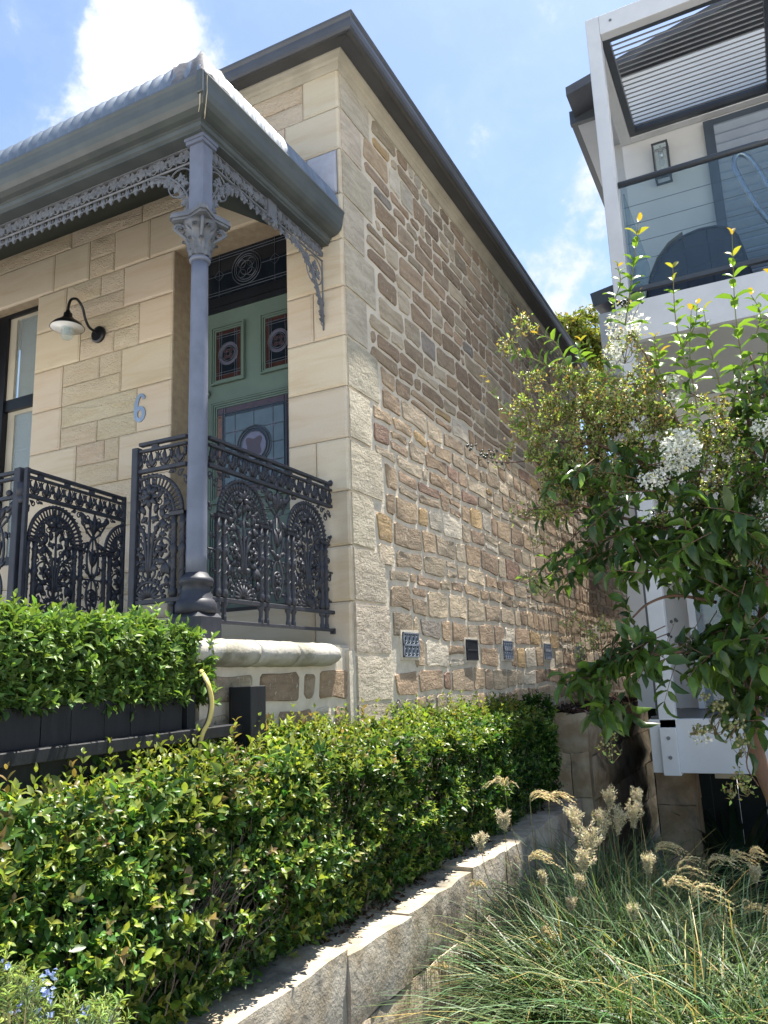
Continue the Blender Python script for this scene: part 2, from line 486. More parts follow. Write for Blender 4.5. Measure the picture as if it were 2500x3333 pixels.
class MB:
    def __init__(s):
        s.v, s.f, s.c = [], [], []

    def add(s, vs, fs, col=None):
        n = len(s.v)
        s.v.extend([tuple(map(float, p)) for p in vs])
        s.f.extend([tuple(i + n for i in f) for f in fs])
        s.c.extend([col or (1, 1, 1)] * len(vs))
        return s

    def box(s, a, b, col=None):
        x0, y0, z0 = a
        x1, y1, z1 = b
        return s.add([(x0, y0, z0), (x1, y0, z0), (x1, y1, z0), (x0, y1, z0), (x0, y0, z1), (x1, y0, z1), (x1, y1, z1), (x0, y1, z1)],
                     [(0, 3, 2, 1), (4, 5, 6, 7), (0, 1, 5, 4), (1, 2, 6, 5), (2, 3, 7, 6), (3, 0, 4, 7)], col)

    def hexa(s, p, col=None):
        return s.add(p, [(0, 3, 2, 1), (4, 5, 6, 7), (0, 1, 5, 4), (1, 2, 6, 5), (2, 3, 7, 6), (3, 0, 4, 7)], col)

    def tube(s, pts, r, n=6, closed=False, flat=1.0, col=None):
        P = np.asarray(pts, float)
        k = len(P)
        rr = np.broadcast_to(np.asarray(r, float), (k,))
        T = np.gradient(P, axis=0) if not closed else (np.roll(P, -1, 0) - np.roll(P, 1, 0))
        T /= (np.linalg.norm(T, axis=1)[:, None] + 1e-12)
        _, u, w = basis(T[0])
        vs = []
        for i in range(k):
            u = u - T[i] * (u @ T[i])
            u /= np.linalg.norm(u) + 1e-12
            w = np.cross(T[i], u)
            for j in range(n):
                a = 2 * math.pi * j / n
                vs.append(P[i] + rr[i] * (math.cos(a) * u + flat * math.sin(a) * w))
        fs = []
        for i in range(k if closed else k - 1):
            i2 = (i + 1) % k
            for j in range(n):
                j2 = (j + 1) % n
                fs.append((i * n + j, i * n + j2, i2 * n + j2, i2 * n + j))
        if not closed:
            fs.append(tuple(range(n))[::-1])
            fs.append(tuple((k - 1) * n + j for j in range(n)))
        return s.add(vs, fs, col)

    def lathe(s, prof, cx=0, cy=0, n=24, col=None):
        vs, fs = [], []
        for r, z in prof:
            for j in range(n):
                a = 2 * math.pi * j / n
                vs.append((cx + r * math.cos(a), cy + r * math.sin(a), z))
        for i in range(len(prof) - 1):
            for j in range(n):
                j2 = (j + 1) % n
                fs.append((i * n + j, i * n + j2, (i + 1) * n + j2, (i + 1) * n + j))
        fs.append(tuple(range(n))[::-1])
        fs.append(tuple((len(prof) - 1) * n + j for j in range(n)))
        return s.add(vs, fs, col)

    def prism(s, poly, fr, w0, w1, col=None):
        """poly of (u,v), frame fr(u,v,w)->xyz, extruded from w0 to w1"""
        n = len(poly)
        vs = [fr(u, v, w0) for u, v in poly] + [fr(u, v, w1) for u, v in poly]
        fs = [tuple(range(n))[::-1], tuple(range(n, 2 * n))] + [(i, (i + 1) % n, n + (i + 1) % n, n + i) for i in range(n)]
        return s.add(vs, fs, col)

    def ball(s, c, r, n=8, m=5, sc=(1, 1, 1), col=None):
        prof = [(r * math.sin(math.pi * i / m), -r * math.cos(math.pi * i / m)) for i in range(1, m)]
        k0 = len(s.v)
        vs, fs = [], []
        for rr, z in prof:
            for j in range(n):
                a = 2 * math.pi * j / n
                vs.append((c[0] + rr * math.cos(a) * sc[0], c[1] + rr * math.sin(a) * sc[1], c[2] + z * sc[2]))
        for i in range(len(prof) - 1):
            for j in range(n):
                j2 = (j + 1) % n
                fs.append((i * n + j, i * n + j2, (i + 1) * n + j2, (i + 1) * n + j))
        b = len(vs)
        vs += [(c[0], c[1], c[2] - r * sc[2]), (c[0], c[1], c[2] + r * sc[2])]
        for j in range(n):
            j2 = (j + 1) % n
            fs.append((b, j2, j))
            fs.append((b + 1, (len(prof) - 1) * n + j, (len(prof) - 1) * n + j2))
        return s.add(vs, fs, col)

    def mesh(s, name, smooth=False, bevel=0.0, clip=None):
        me = bpy.data.meshes.new(name)
        me.from_pydata(s.v, [], s.f)
        if any(c != (1, 1, 1) for c in s.c) or getattr(s, 'colored', False):
            at_ = me.attributes.new('col', 'FLOAT_COLOR', 'POINT')
            at_.data.foreach_set('color', np.array([(*c, 1.0) for c in s.c], np.float32).ravel())
        bm = bmesh.new()
        bm.from_mesh(me)
        bmesh.ops.recalc_face_normals(bm, faces=bm.faces)
        if bevel:
            bmesh.ops.bevel(bm, geom=list(bm.edges), offset=bevel, offset_type='OFFSET', segments=1, affect='EDGES', clamp_overlap=True)
        if clip:
            for x, sgn in ((clip[0], -1), (clip[1], 1)):
                if x is None:
                    continue
                bmesh.ops.bisect_plane(bm, geom=list(bm.verts) + list(bm.edges) + list(bm.faces), plane_co=(x, 0, 0), plane_no=(sgn, 0, 0), clear_outer=True)
        bm.to_mesh(me)
        bm.free()
        if smooth:
            me.polygons.foreach_set('use_smooth', [True] * len(me.polygons))
            if smooth != True:
                me.set_sharp_from_angle(angle=rad(smooth))
        return me

    def build(s, name, mat, parent=None, smooth=False, bevel=0.0, local=False, clip=None):
        return put(name, s.mesh(name, smooth, bevel, clip), mat, parent, local)


def np_mesh(name, V, loops, sizes, cols=None, smooth=True):
    me = bpy.data.meshes.new(name)
    V = np.ascontiguousarray(V, np.float32)
    me.vertices.add(len(V))
    me.vertices.foreach_set('co', V.ravel())
    loops = np.ascontiguousarray(loops, np.int32).ravel()
    sizes = np.ascontiguousarray(sizes, np.int32)
    me.loops.add(len(loops))
    me.loops.foreach_set('vertex_index', loops)
    me.polygons.add(len(sizes))
    st = np.concatenate([[0], np.cumsum(sizes)[:-1]]).astype(np.int32)
    me.polygons.foreach_set('loop_start', st)
    me.polygons.foreach_set('loop_total', sizes)
    if smooth:
        me.polygons.foreach_set('use_smooth', np.ones(len(sizes), bool))
    if cols is not None:
        a = me.attributes.new('col', 'FLOAT_COLOR', 'POINT')
        c4 = np.ones((len(V), 4), np.float32)
        c4[:, :3] = cols
        a.data.foreach_set('color', c4.ravel())
    me.update(calc_edges=True)
    me.validate()
    return me


def unit(a):
    return a / (np.linalg.norm(a, axis=-1, keepdims=True) + 1e-9)


LEAF_LO = (np.array([(0, 0, 0), (.42, .5, .16), (.42, -.5, .16), (.5, 0, 0), (1, 0, -.12)]), [(0, 3, 1), (1, 3, 4), (4, 3, 2), (2, 3, 0)])
LEAF_HI = (np.array([(0, 0, 0), (.22, .36, .10), (.22, -.36, .10), (.26, 0, .02), (.58, .44, .10), (.58, -.44, .10), (.62, 0, 0), (.84, .22, .0), (.84, -.22, .0), (1, 0, -.16)]),
           [(0, 3, 1), (0, 2, 3), (1, 3, 6, 4), (3, 2, 5, 6), (4, 6, 9, 7), (6, 5, 8, 9)])


def leaves(P, A, Nn, L, wr, cols, tmpl=LEAF_LO, curl=None):
    """returns V, loops, sizes, C for many leaves: base P, growth axis A, facing Nn, length L, width ratio wr"""
    P, A, Nn, L = np.asarray(P, float), unit(np.asarray(A, float)), np.asarray(Nn, float), np.asarray(L, float)
    S = unit(np.cross(A, Nn))
    N2 = np.cross(S, A)
    T, F = tmpl
    k = len(T)
    n = len(P)
    cv = np.ones(n) if curl is None else np.asarray(curl)
    t = T[:, 0][None, :, None] * L[:, None, None]
    sd = T[:, 1][None, :, None] * (L * wr)[:, None, None]
    h = (T[:, 2][None, :] * cv[:, None] - 0.15 * (T[:, 0] ** 2)[None, :] * (cv[:, None] - 1.0))[:, :, None] * L[:, None, None]
    V = P[:, None, :] + A[:, None, :] * t + S[:, None, :] * sd + N2[:, None, :] * h
    base = (np.arange(n) * k)[:, None]
    fl = np.concatenate([np.array(f) for f in F])
    loops = (base + fl[None, :]).ravel()
    sizes = np.tile(np.array([len(f) for f in F]), n)
    C = np.repeat(np.asarray(cols, float), k, axis=0)
    return V.reshape(-1, 3), loops, sizes, C


def cat(parts):
    Vs, Ls, Ss, Cs = [], [], [], []
    o = 0
    for V, l, s_, c in parts:
        Vs.append(V)
        Ls.append(l + o)
        Ss.append(s_)
        Cs.append(c)
        o += len(V)
    return np.concatenate(Vs), np.concatenate(Ls), np.concatenate(Ss), np.concatenate(Cs)


def jit(c, amt, n=None):
    c = np.asarray(c, float)
    if n is not None:
        c = np.broadcast_to(c, (n, 3)).copy()
    return np.clip(c * (1 + amt * rng.normal(size=(len(c), 1))) * (1 + 0.35 * amt * rng.normal(size=(len(c), 3))), 0.002, 0.9)


def arc(cx, cz, r, a0, a1, n=12, y=0.0):
    return [(cx + r * math.cos(rad(a0 + (a1 - a0) * i / n)), y, cz + r * math.sin(rad(a0 + (a1 - a0) * i / n))) for i in range(n + 1)]


def bez(p0, p1, p2, p3, n=10):
    t = np.linspace(0, 1, n + 1)[:, None]
    p0, p1, p2, p3 = (np.asarray(p, float) for p in (p0, p1, p2, p3))
    return (1 - t) ** 3 * p0 + 3 * (1 - t) ** 2 * t * p1 + 3 * (1 - t) * t * t * p2 + t ** 3 * p3


def smoothpath(pts, n=6):
    """Catmull-Rom through points"""
    P = np.asarray(pts, float)
    Q = np.vstack([2 * P[0] - P[1], P, 2 * P[-1] - P[-2]])
    out = []
    for i in range(1, len(Q) - 2):
        for k in range(n):
            t = k / n
            out.append(0.5 * ((2 * Q[i]) + (-Q[i - 1] + Q[i + 1]) * t + (2 * Q[i - 1] - 5 * Q[i] + 4 * Q[i + 1] - Q[i + 2]) * t * t
                              + (-Q[i - 1] + 3 * Q[i] - 3 * Q[i + 1] + Q[i + 2]) * t ** 3))
    out.append(P[-1])
    return np.array(out)


# ------------------------------------------------------------------ the ground
g = MB()
g.add([(-900, -900, -1.8), (900, -900, -1.8), (900, 900, -1.8), (-900, 900, -1.8)], [(0, 1, 2, 3)])
tag(g.build('ground', 'ground'), kind='structure')
g = MB().box((-9, 0.7, -1.79), (-1.9, 6.88, -1.06))
tag(g.build('garden_soil', 'soil', smooth=False), kind='structure')

# ------------------------------------------------------------------ stone cottage
YF, XS = 3.8, -2.088
cottage = thing('stone_cottage', 'old sandstone cottage with a rubble side wall and an iron lace verandah', 'house', (-4.0, 5.0, -1.0))


def fr_front(u, v, w):
    return (u, YF - w, v)


def fr_side(u, v, w):
    return (XS + w, u, v)


def block(fr, u0, u1, v0, v1, proud=0.006, back=0.2, bev=0.012, gap=0.0025, bulge=0.0, col=(.5, .39, .24), skew=0.0):
    m = MB()
    m.colored = True
    u0, u1, v0, v1 = u0 + gap, u1 - gap, v0 + gap, v1 - gap
    r = [(u0, v0), (u1, v0), (u1, v1), (u0, v1)]
    q = [(u0 + bev, v0 + bev), (u1 - bev, v0 + bev), (u1 - bev, v1 - bev), (u0 + bev, v1 - bev)]
    vs = [fr(a, b, -back) for a, b in r] + [fr(a, b, proud - bev * 0.6) for a, b in r] + [fr(a, b, proud + random.uniform(-.3, .3) * bulge) for a, b in q]
    fs = [(i, (i + 1) % 4, 4 + (i + 1) % 4, 4 + i) for i in range(4)] + [(4 + i, 4 + (i + 1) % 4, 8 + (i + 1) % 4, 8 + i) for i in range(4)]
    if bulge:
        nu = max(2, int((u1 - u0) / 0.12))
        mid = []
        for k in range(1, nu):
            t = k / nu
            mid.append(fr(u0 + bev + (u1 - u0 - 2 * bev) * t, v0 + (v1 - v0) * random.uniform(.4, .6), proud + bulge * random.uniform(.3, 1.0)))
        b = len(vs)
        vs += mid
        if len(mid) == 1:
            fs += [(8 + i, 8 + (i + 1) % 4, b) for i in range(4)]
        else:
            e = b + len(mid) - 1
            fs += [(11, 8, b), (9, 10, e)]
            fs += [(8, 9, e) + tuple(range(e - 1, b - 1, -1)), (10, 11) + tuple(range(b, e + 1))]
    else:
        fs.append((8, 9, 10, 11))
    m.add(vs, fs, tuple(col))
    return m


def rockblock(fr, u0, u1, v0, v1, back, amp, col, nu=5, nv=2, gap=.004, base=0.0, edge=.010, topj=0.0):
    """split-faced block: an uneven face on a small grid, returned to the back"""
    m = MB()
    m.colored = True
    u0, u1, v0, v1 = u0 + gap, u1 - gap, v0 + gap, v1 - gap
    nu, nv = nu, nv
    vs, ring = [], []
    for j in range(nv + 1):
        for i in range(nu + 1):
            ed = i in (0, nu) or j in (0, nv)
            du = random.uniform(-.25, .25) * (u1 - u0) / nu if not i in (0, nu) else random.uniform(-.3, .3) * edge
            dv = random.uniform(-.2, .2) * (v1 - v0) / nv if not j in (0, nv) else random.uniform(-.3, .3) * edge
            if j == nv:
                dv += random.uniform(-1, 1) * topj
            w = base + (random.uniform(-.6, .1) * edge if ed else amp * random.uniform(.2, 1.2))
            vs.append((u0 + (u1 - u0) * i / nu + du, v0 + (v1 - v0) * j / nv + dv, w))
    fs = [(j * (nu + 1) + i, j * (nu + 1) + i + 1, (j + 1) * (nu + 1) + i + 1, (j + 1) * (nu + 1) + i) for j in range(nv) for i in range(nu)]
    ring = [i for i in range(nu + 1)] + [j * (nu + 1) + nu for j in range(1, nv + 1)] + [nv * (nu + 1) + i for i in range(nu - 1, -1, -1)] + [j * (nu + 1) for j in range(nv - 1, 0, -1)]
    b0 = len(vs)
    for r in ring:
        vs.append((vs[r][0], vs[r][1], -back))
    n = len(ring)
    fs += [(ring[k], b0 + k, b0 + (k + 1) % n, ring[(k + 1) % n]) for k in range(n)]
    m.add([fr(*p) for p in vs], fs, tuple(col))
    return m


def stone_col(base, amt=0.10):
    f = 1 + random.uniform(-amt, amt)
    return tuple(max(.02, c * f * (1 + random.uniform(-.02, .02))) for c in base)


SAND = (0.61, 0.525, 0.405)
wall = MB()
for a, b in (((-7.5, -1.1), (-2.1, .43)), ((-7.5, .43), (-5.3, 2.93)), ((-5.3, .43), (-4.72, .9)), ((-4.72, .43), (-3.4, 2.93)), ((-2.49, .43), (-2.1, 2.93)), ((-7.5, 2.93), (-2.1, 3.9))):
    wall.box((a[0], YF + 0.012, a[1]), (b[0], YF + 0.30, b[1]))
front_wall = wall.build('front_wall', 'joint', cottage)

ZC = [.17, .43, .741, 1.054, 1.366, 1.679, 1.996, 2.311, 2.623, 2.93, 3.24, 3.535, 3.812]


def ash(u0, u1, v0, v1, mat='ashlar', back=0.1, bev=0.014, **kw):
    bulge = 0.012 if mat == 'picked' else 0.0
    m = block(fr_front, u0, u1, v0, v1, proud=0.006 if mat == 'ashlar' else 0.001, back=back, bev=bev if mat == 'ashlar' else 0.01, bulge=bulge,
              col=stone_col(SAND if mat == 'ashlar' else (0.60, 0.515, 0.39), .045), **kw)
    return m.build('stone', mat, front_wall)


# pier between the window and the door: drafted quoins at both edges, pick-faced half courses between
for i in range(1, 9):
    v0, v1 = ZC[i], ZC[i + 1]
    long_r = (i % 2 == 0)
    rl = -3.85 if long_r else -3.70
    lr = -4.415 if (i % 2 == 1) else (-4.42 if i > 5 else -4.25)
    if i == 7:
        lr = -4.26
    ash(rl, -3.40, v0, v1, back=0.29)
    ash(-4.72, lr, v0, v1, back=0.20)
    vm = (v0 + v1) / 2 + random.uniform(-.012, .012)
    for (a, b, sp) in ((v0, vm, i % 2), (vm, v1, (i + 1) % 2)):
        if sp:
            um = lr + (rl - lr) * random.uniform(.45, .7)
            ash(lr, um, a, b, 'picked')
            ash(um, rl, a, b, 'picked')
        else:
            ash(lr, rl, a, b, 'picked')
# base course and threshold
for a, b in ((-7.0, -5.9), (-5.9, -4.9), (-4.9, -3.95), (-3.95, -3.0), (-3.0, -2.33), (-2.33, -2.092)):
    ash(a, b, ZC[0] - .25, ZC[1])
# window apron
for a, b, c, d in ((-5.3, -4.72, .43, .72), (-5.34, -4.70, .72, .9)):
    ash(a, b, c, d)
# right pier
for i in range(1, 9):
    if i in (3, 6):
        ash(-2.49, -2.30, ZC[i], ZC[i + 1], back=0.29)
        ash(-2.30, -2.084, ZC[i], ZC[i + 1], back=0.11)
    else:
        ash(-2.49, -2.084, ZC[i], ZC[i + 1], back=0.29)
# over the openings
ash(-5.36, -4.56, ZC[9], ZC[10], back=.2)
ash(-4.56, -4.2, ZC[9], ZC[10])
ash(-3.95, -3.62, ZC[9], ZC[10])
ash(-4.2, -3.95, ZC[9], (ZC[9] + ZC[10]) / 2, 'picked')
ash(-4.2, -3.95, (ZC[9] + ZC[10]) / 2, ZC[10], 'picked')
ash(-3.62, -2.33, ZC[9], ZC[10], back=.29)
painted = block(fr_front, -2.33, -2.11, ZC[9] + .01, ZC[10], proud=.004, back=.1, bulge=.008).build('stone', 'whitewash', front_wall)
painted['label'] = 'stone block with flaking white paint'
ash(-2.11, -2.084, ZC[9], ZC[10])
for k, us in ((10, (-7, -6.1, -5.2, -4.4, -3.7, -3.05, -2.49, -2.084)), (11, (-7, -6.3, -5.5, -4.8, -4.05, -3.4, -2.9))):
    for a, b in zip(us[:-1], us[1:]):
        if k == 11 or a < -3.2:
            ash(a, b, ZC[k], (ZC[k] + ZC[k + 1]) / 2, 'picked')
            ash(a, b, (ZC[k] + ZC[k + 1]) / 2, ZC[k + 1], 'picked')
        else:
            ash(a, b, ZC[k], ZC[k + 1])
ash(-2.9, -2.35, ZC[11], (ZC[11] + ZC[12]) / 2, 'picked')
ash(-2.9, -2.35, (ZC[11] + ZC[12]) / 2, ZC[12], 'picked')
ash(-2.35, -2.084, ZC[11], ZC[12])

# ---- side wall: lime mortar body, pale quoins, coursed rubble
END, LOW = 10.25, 12.9
sw = MB().box((XS - .3, YF + .32, -1.2), (XS, END, 3.84)).box((XS - .3, END, -1.2), (XS - .005, LOW, 2.3)).box((XS - .3, YF + .03, -1.2), (XS, YF + .32, 3.84))
side_wall = sw.build('side_wall', 'mortar', cottage)

PAL = [(0.34, 0.255, 0.18), (0.38, 0.295, 0.21), (0.32, 0.255, 0.19), (0.35, 0.26, 0.19), (0.41, 0.345, 0.26), (0.29, 0.22, 0.165), (0.45, 0.385, 0.30), (0.34, 0.285, 0.22), (0.31, 0.235, 0.17)]
ODD = [(0.40, 0.29, 0.165), (0.28, 0.19, 0.15), (0.50, 0.46, 0.40), (0.28, 0.25, 0.225), (0.48, 0.44, 0.375)]


def rubble(u0, u1, v0, v1, hr, wr_, gap, seed, skip=lambda u, v: False, start=lambda v: 0.0):
    rr = random.Random(seed)
    out = []
    rows = [v0]
    while rows[-1] < v1 - hr[0] * .6:
        rows.append(rows[-1] + rr.uniform(*hr))
    rows[-1] = v1
    ph = [(rr.uniform(0, 6), rr.uniform(0, 6)) for _ in rows]

    def edge(k, u):
        if k == 0 or k == len(rows) - 1:
            return rows[k]
        a, b = ph[k]
        return rows[k] + .012 * math.sin(u * 2.3 + a) + .008 * math.sin(u * 7.1 + b)
    for k in range(len(rows) - 1):
        u = u0 + start((rows[k] + rows[k + 1]) / 2)
        u += 0
        sl0 = rr.uniform(-.012, .012)
        while u < u1 - .06:
            w = rr.uniform(*wr_) * (1.0 if rr.random() > .2 else .5)
            ue = min(u + w, u1)
            if u1 - ue < .12:
                ue = u1
            sl1 = rr.uniform(-.010, .010)
            parts = [(0.0, 1.0)]
            if rr.random() < .15 and rows[k + 1] - rows[k] > .13:
                t = rr.uniform(.38, .62)
                parts = [(0.0, t), (t, 1.0)]
            for (t0, t1) in parts:
                def P(uu, t, k=k):
                    return edge(k, uu) * (1 - t) + edge(k + 1, uu) * t
                gh = gap / 2 * rr.uniform(.7, 1.4)
                h = P((u + ue) / 2, t1) - P((u + ue) / 2, t0)
                c = min(.022, .22 * h)
                a0, a1 = u + gh, ue - gh
                j = lambda s=.007: rr.uniform(-s, s)
                cs = [c * rr.uniform(.3, 1.2) for _ in range(4)]
                um = (a0 + a1) / 2
                pts = [(a0 + cs[0] + sl0, P(a0, t0) + gh + j(.004)), (um + j(.04), P(um, t0) + gh + j()), (a1 - cs[1] + sl1, P(a1, t0) + gh + j(.004)),
                       (a1 + sl1 + j(.004), P(a1, t0) + gh + cs[1]), (a1 - sl1 * .6 + j(.004), P(a1, t1) - gh - cs[2]), (a1 - cs[2] - sl1, P(a1, t1) - gh + j(.004)),
                       (um + j(.04), P(um, t1) - gh + j()), (a0 + cs[3] - sl0, P(a0, t1) - gh + j(.004)), (a0 - sl0 * .6 + j(.004), P(a0, t1) - gh - cs[3]), (a0 + sl0 + j(.004), P(a0, t0) + gh + cs[0])]
                if not skip(um, (P(um, t0) + P(um, t1)) / 2):
                    out.append(pts)
            u = ue
            sl0 = sl1
    return out


def stone_verts(pts, fr, hgt, rr):
    cu = sum(p[0] for p in pts) / len(pts)
    cv = sum(p[1] for p in pts) / len(pts)
    n = len(pts)
    ins = .009
    vs = [fr(u, v, -.012) for u, v in pts]
    for u, v in pts:
        du, dv = cu - u, cv - v
        d = math.hypot(du, dv) + 1e-6
        k = min(ins / d, .4)
        vs.append(fr(u + du * k, v + dv * k, hgt * rr.uniform(.65, 1.0)))
    vs.append(fr(cu + rr.uniform(-.02, .02), cv, hgt * rr.uniform(.85, 1.2)))
    fs = [(i, (i + 1) % n, n + (i + 1) % n, n + i) for i in range(n)] + [(n + i, n + (i + 1) % n, 2 * n) for i in range(n)]
    return vs, fs


def lay(stones, fr, parent, limit, hgt, seed, mat='rubble', pal=PAL, odd=.12):
    rr = random.Random(seed)
    rec = []
    for pts in stones:
        col = rr.choice(ODD) if rr.random() < odd else rr.choice(pal)
        f = rr.uniform(.78, 1.18)
        col = tuple(c * f for c in col)
        cu = sum(p[0] for p in pts) / len(pts)
        cv = sum(p[1] for p in pts) / len(pts)
        q = [proj(fr(u, v, 0)) for u, v in pts]
        ar = abs(sum(q[i][0] * q[(i + 1) % len(q)][1] - q[(i + 1) % len(q)][0] * q[i][1] for i in range(len(q)))) / 2
        cx = sum(a[0] for a in q) / len(q)
        cy = sum(a[1] for a in q) / len(q)
        if not (-60 < cx < 2560 and -60 < cy < 3390):
            ar = 0
        rec.append((ar, pts, col))
    rec.sort(key=lambda r: -r[0])
    rest = MB()
    rest.colored = True
    for i, (ar, pts, col) in enumerate(rec):
        vs, fs = stone_verts(pts, fr, hgt, rr)
        if i < limit and ar > 60:
            m = MB()
            m.colored = True
            m.add(vs, fs, col)
            m.build('stone', mat, parent, smooth=32)
        else:
            rest.add(vs, fs, col)
    if rest.v:
        tag(rest.build('small_stones', mat, parent, smooth=32), kind='stuff')


VENTS = [(4.50, .204), (5.57, .190), (6.425, .203), (7.66, .207), (8.946, .215)]


def in_vent(u, v):
    return any(abs(u - a) < .13 and abs(v - b) < .08 for a, b in VENTS)


def qw(v):
    for i in range(1, 12):
        if ZC[i] <= v < ZC[i + 1]:
            return 0.42 if i % 2 else 0.29
    return 0.45


body = rubble(YF + .03, END, -.42, 3.80, (.095, .185), (.17, .44), .023, 5, skip=in_vent, start=qw)
body2 = rubble(END, LOW - .1, -.42, 2.28, (.095, .185), (.17, .44), .023, 6)
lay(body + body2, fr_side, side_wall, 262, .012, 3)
# quoins returning round the corner
rq = random.Random(8)
for i in range(0, 12):
    v0, v1 = (ZC[i], ZC[i + 1]) if i else (-.42, .43)
    w = (.42 if i % 2 else .29) if i else .45
    parts = [(v0, v1)] if i else [(-.42, -.12), (-.12, .14), (.14, .43)]
    for a, b in parts:
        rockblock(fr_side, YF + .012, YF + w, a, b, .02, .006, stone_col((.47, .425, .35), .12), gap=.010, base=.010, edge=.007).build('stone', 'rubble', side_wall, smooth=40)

# ---- air vents low in the side wall
for k, (u, v) in enumerate(VENTS):
    fw, fh = .115, .075
    dark = (k == 1)
    m = MB()
    m.prism([(u - fw - .018, v - fh - .016), (u + fw + .022, v - fh - .018), (u + fw + .018, v + fh + .018), (u - fw - .02, v + fh + .014)], fr_side, -.01, .0148)
    surround = m.build('vent_mortar', 'mortar', cottage)
    vt = MB().prism([(u - fw, v - fh), (u + fw, v - fh), (u + fw, v + fh), (u - fw, v + fh)], fr_side, .016, .0195).build('air_vent', 'hole' if not dark else 'hole', cottage)
    m = MB()
    for a, b, c, d in ((-fw, -fh, fw, -fh + .008), (-fw, fh - .008, fw, fh), (-fw, -fh, -fw + .008, fh), (fw - .008, -fh, fw, fh), (-fw, -.006, fw, .006)):
        m.prism([(u + a, v + b), (u + c, v + b), (u + c, v + d), (u + a, v + d)], fr_side, .019, .026)
    if dark:
        for q in range(13):
            x = u - fw + .014 + q * (2 * fw - .028) / 12
            m.prism([(x - .004, v - fh), (x + .004, v - fh), (x + .004, v + fh), (x - .004, v + fh)], fr_side, .019, .024)
    else:
        for rw in (-1, 1):
            for q in range(4):
                cx, cz = u - fw + .03 + q * (2 * fw - .06) / 3, v + rw * fh * .5
                for rx, rz in ((.026, .032), (.014, .017)):
                    pts = [np.array(fr_side(cx + rx * math.cos(a), cz + rz * math.sin(a), .022)) for a in np.linspace(0, 2 * math.pi, 13)[:-1]]
                    m.tube(pts, .0036, 4, closed=True)
    m.build('grille', 'vent' if not dark else 'ventdark', vt)


# ---- eaves, gutters: profiles swept round the corner with a mitre
def mitre(prof, kind):
    m = MB()
    n = len(prof)
    vs = []
    if kind == 'main':
        for o, z in prof:
            vs += [(-7.6, YF - o, z), (XS + o, YF - o, z), (XS + o, END, z)]
    else:
        for i, z in prof:
            vs += [(-6.4, 2.489 + i, z), (-2.067 - i, 2.489 + i, z), (-2.067 - i, YF - .012, z)]
    fs = []
    for i in range(n):
        j = (i + 1) % n
        for k in (0, 1):
            fs.append((i * 3 + k, i * 3 + k + 1, j * 3 + k + 1, j * 3 + k))
    fs.append(tuple(i * 3 for i in range(n)))
    fs.append(tuple(i * 3 + 2 for i in range(n))[::-1])
    return m.add(vs, fs)


roof = MB()
roof.add([(-7.6, YF - .2, 3.95), (XS + .2, YF - .2, 3.95), (XS + .2, END, 3.95), (-7.6, END, 3.95), (-6.2, 7.0, 5.6), (-3.6, 5.4, 5.3), (-3.6, 8.7, 5.3)],
         [(0, 1, 5, 4), (1, 2, 6, 5), (2, 3, 4, 6), (4, 5, 6), (3, 0, 4)])
main_roof = roof.build('roof', 'roofdark', cottage)
mitre([(0, 3.795), (.012, 3.795), (.016, 3.85), (.022, 3.852), (.03, 3.868), (.05, 3.876), (.062, 3.888), (.064, 3.902), (0, 3.902)], 'main').build('frieze_board', 'cream', cottage)
mitre([(.0605, 3.897), (.165, 3.872), (.165, 3.93), (.0605, 3.93)], 'main').build('soffit', 'eaves', cottage)
mitre([(.162, 3.868), (.195, 3.842), (.212, 3.840), (.224, 3.852), (.230, 3.88), (.229, 3.905), (.238, 3.922), (.242, 3.936), (.236, 3.944), (.226, 3.94), (.222, 3.92), (.20, 3.86), (.166, 3.88), (.166, 3.95), (.16, 3.95)], 'main').build('gutter', 'eaves', main_roof)
low = MB().hexa([(XS - .6, END, 2.26), (XS + .18, END, 2.26), (XS + .18, LOW, 2.26), (XS - .6, LOW, 2.26), (XS - .6, END, 2.7), (XS + .2, END, 2.36), (XS + .2, LOW, 2.36), (XS - .6, LOW, 2.7)])
low.build('rear_roof', 'roofdark', cottage)

# ---- verandah
PROF = [(0.012, 2.772), (.020, 2.84), (.045, 2.905), (.085, 2.96), (.15, 3.022), (.25, 3.09), (.42, 3.165), (.75, 3.25), (1.30, 3.39)]


def corr(t):
    return .010 * math.sin(2 * math.pi * t / .076)


m = MB()
xs = np.arange(-6.3, -2.078, .0095)
nz = len(PROF)
vs, fs = [], []
for x in xs:
    lim = max(0.0, (-2.079 - x))
    for k, (d, z) in enumerate(PROF):
        a = corr(x)
        if k + 1 < nz:
            tn = np.array([PROF[k + 1][0] - d, PROF[k + 1][1] - z])
        nn = np.array([-tn[1], tn[0]]) / np.hypot(*tn)
        if d > lim:
            dd = max(lim, PROF[0][0])
            zz = np.interp(dd, [p[0] for p in PROF], [p[1] for p in PROF])
            vs.append((x, 2.489 + dd, zz + .004))
        else:
            vs.append((x, 2.489 + d + nn[0] * a, z + nn[1] * a))
for i in range(len(xs) - 1):
    for k in range(nz - 1):
        fs.append((i * nz + k, (i + 1) * nz + k, (i + 1) * nz + k + 1, i * nz + k + 1))
m.add(vs, fs)
vroof = m.build('verandah_roof', 'roofiron', cottage, smooth=True)
m = MB()
ys = np.arange(2.5, YF - .013, .0095)
vs, fs = [], []
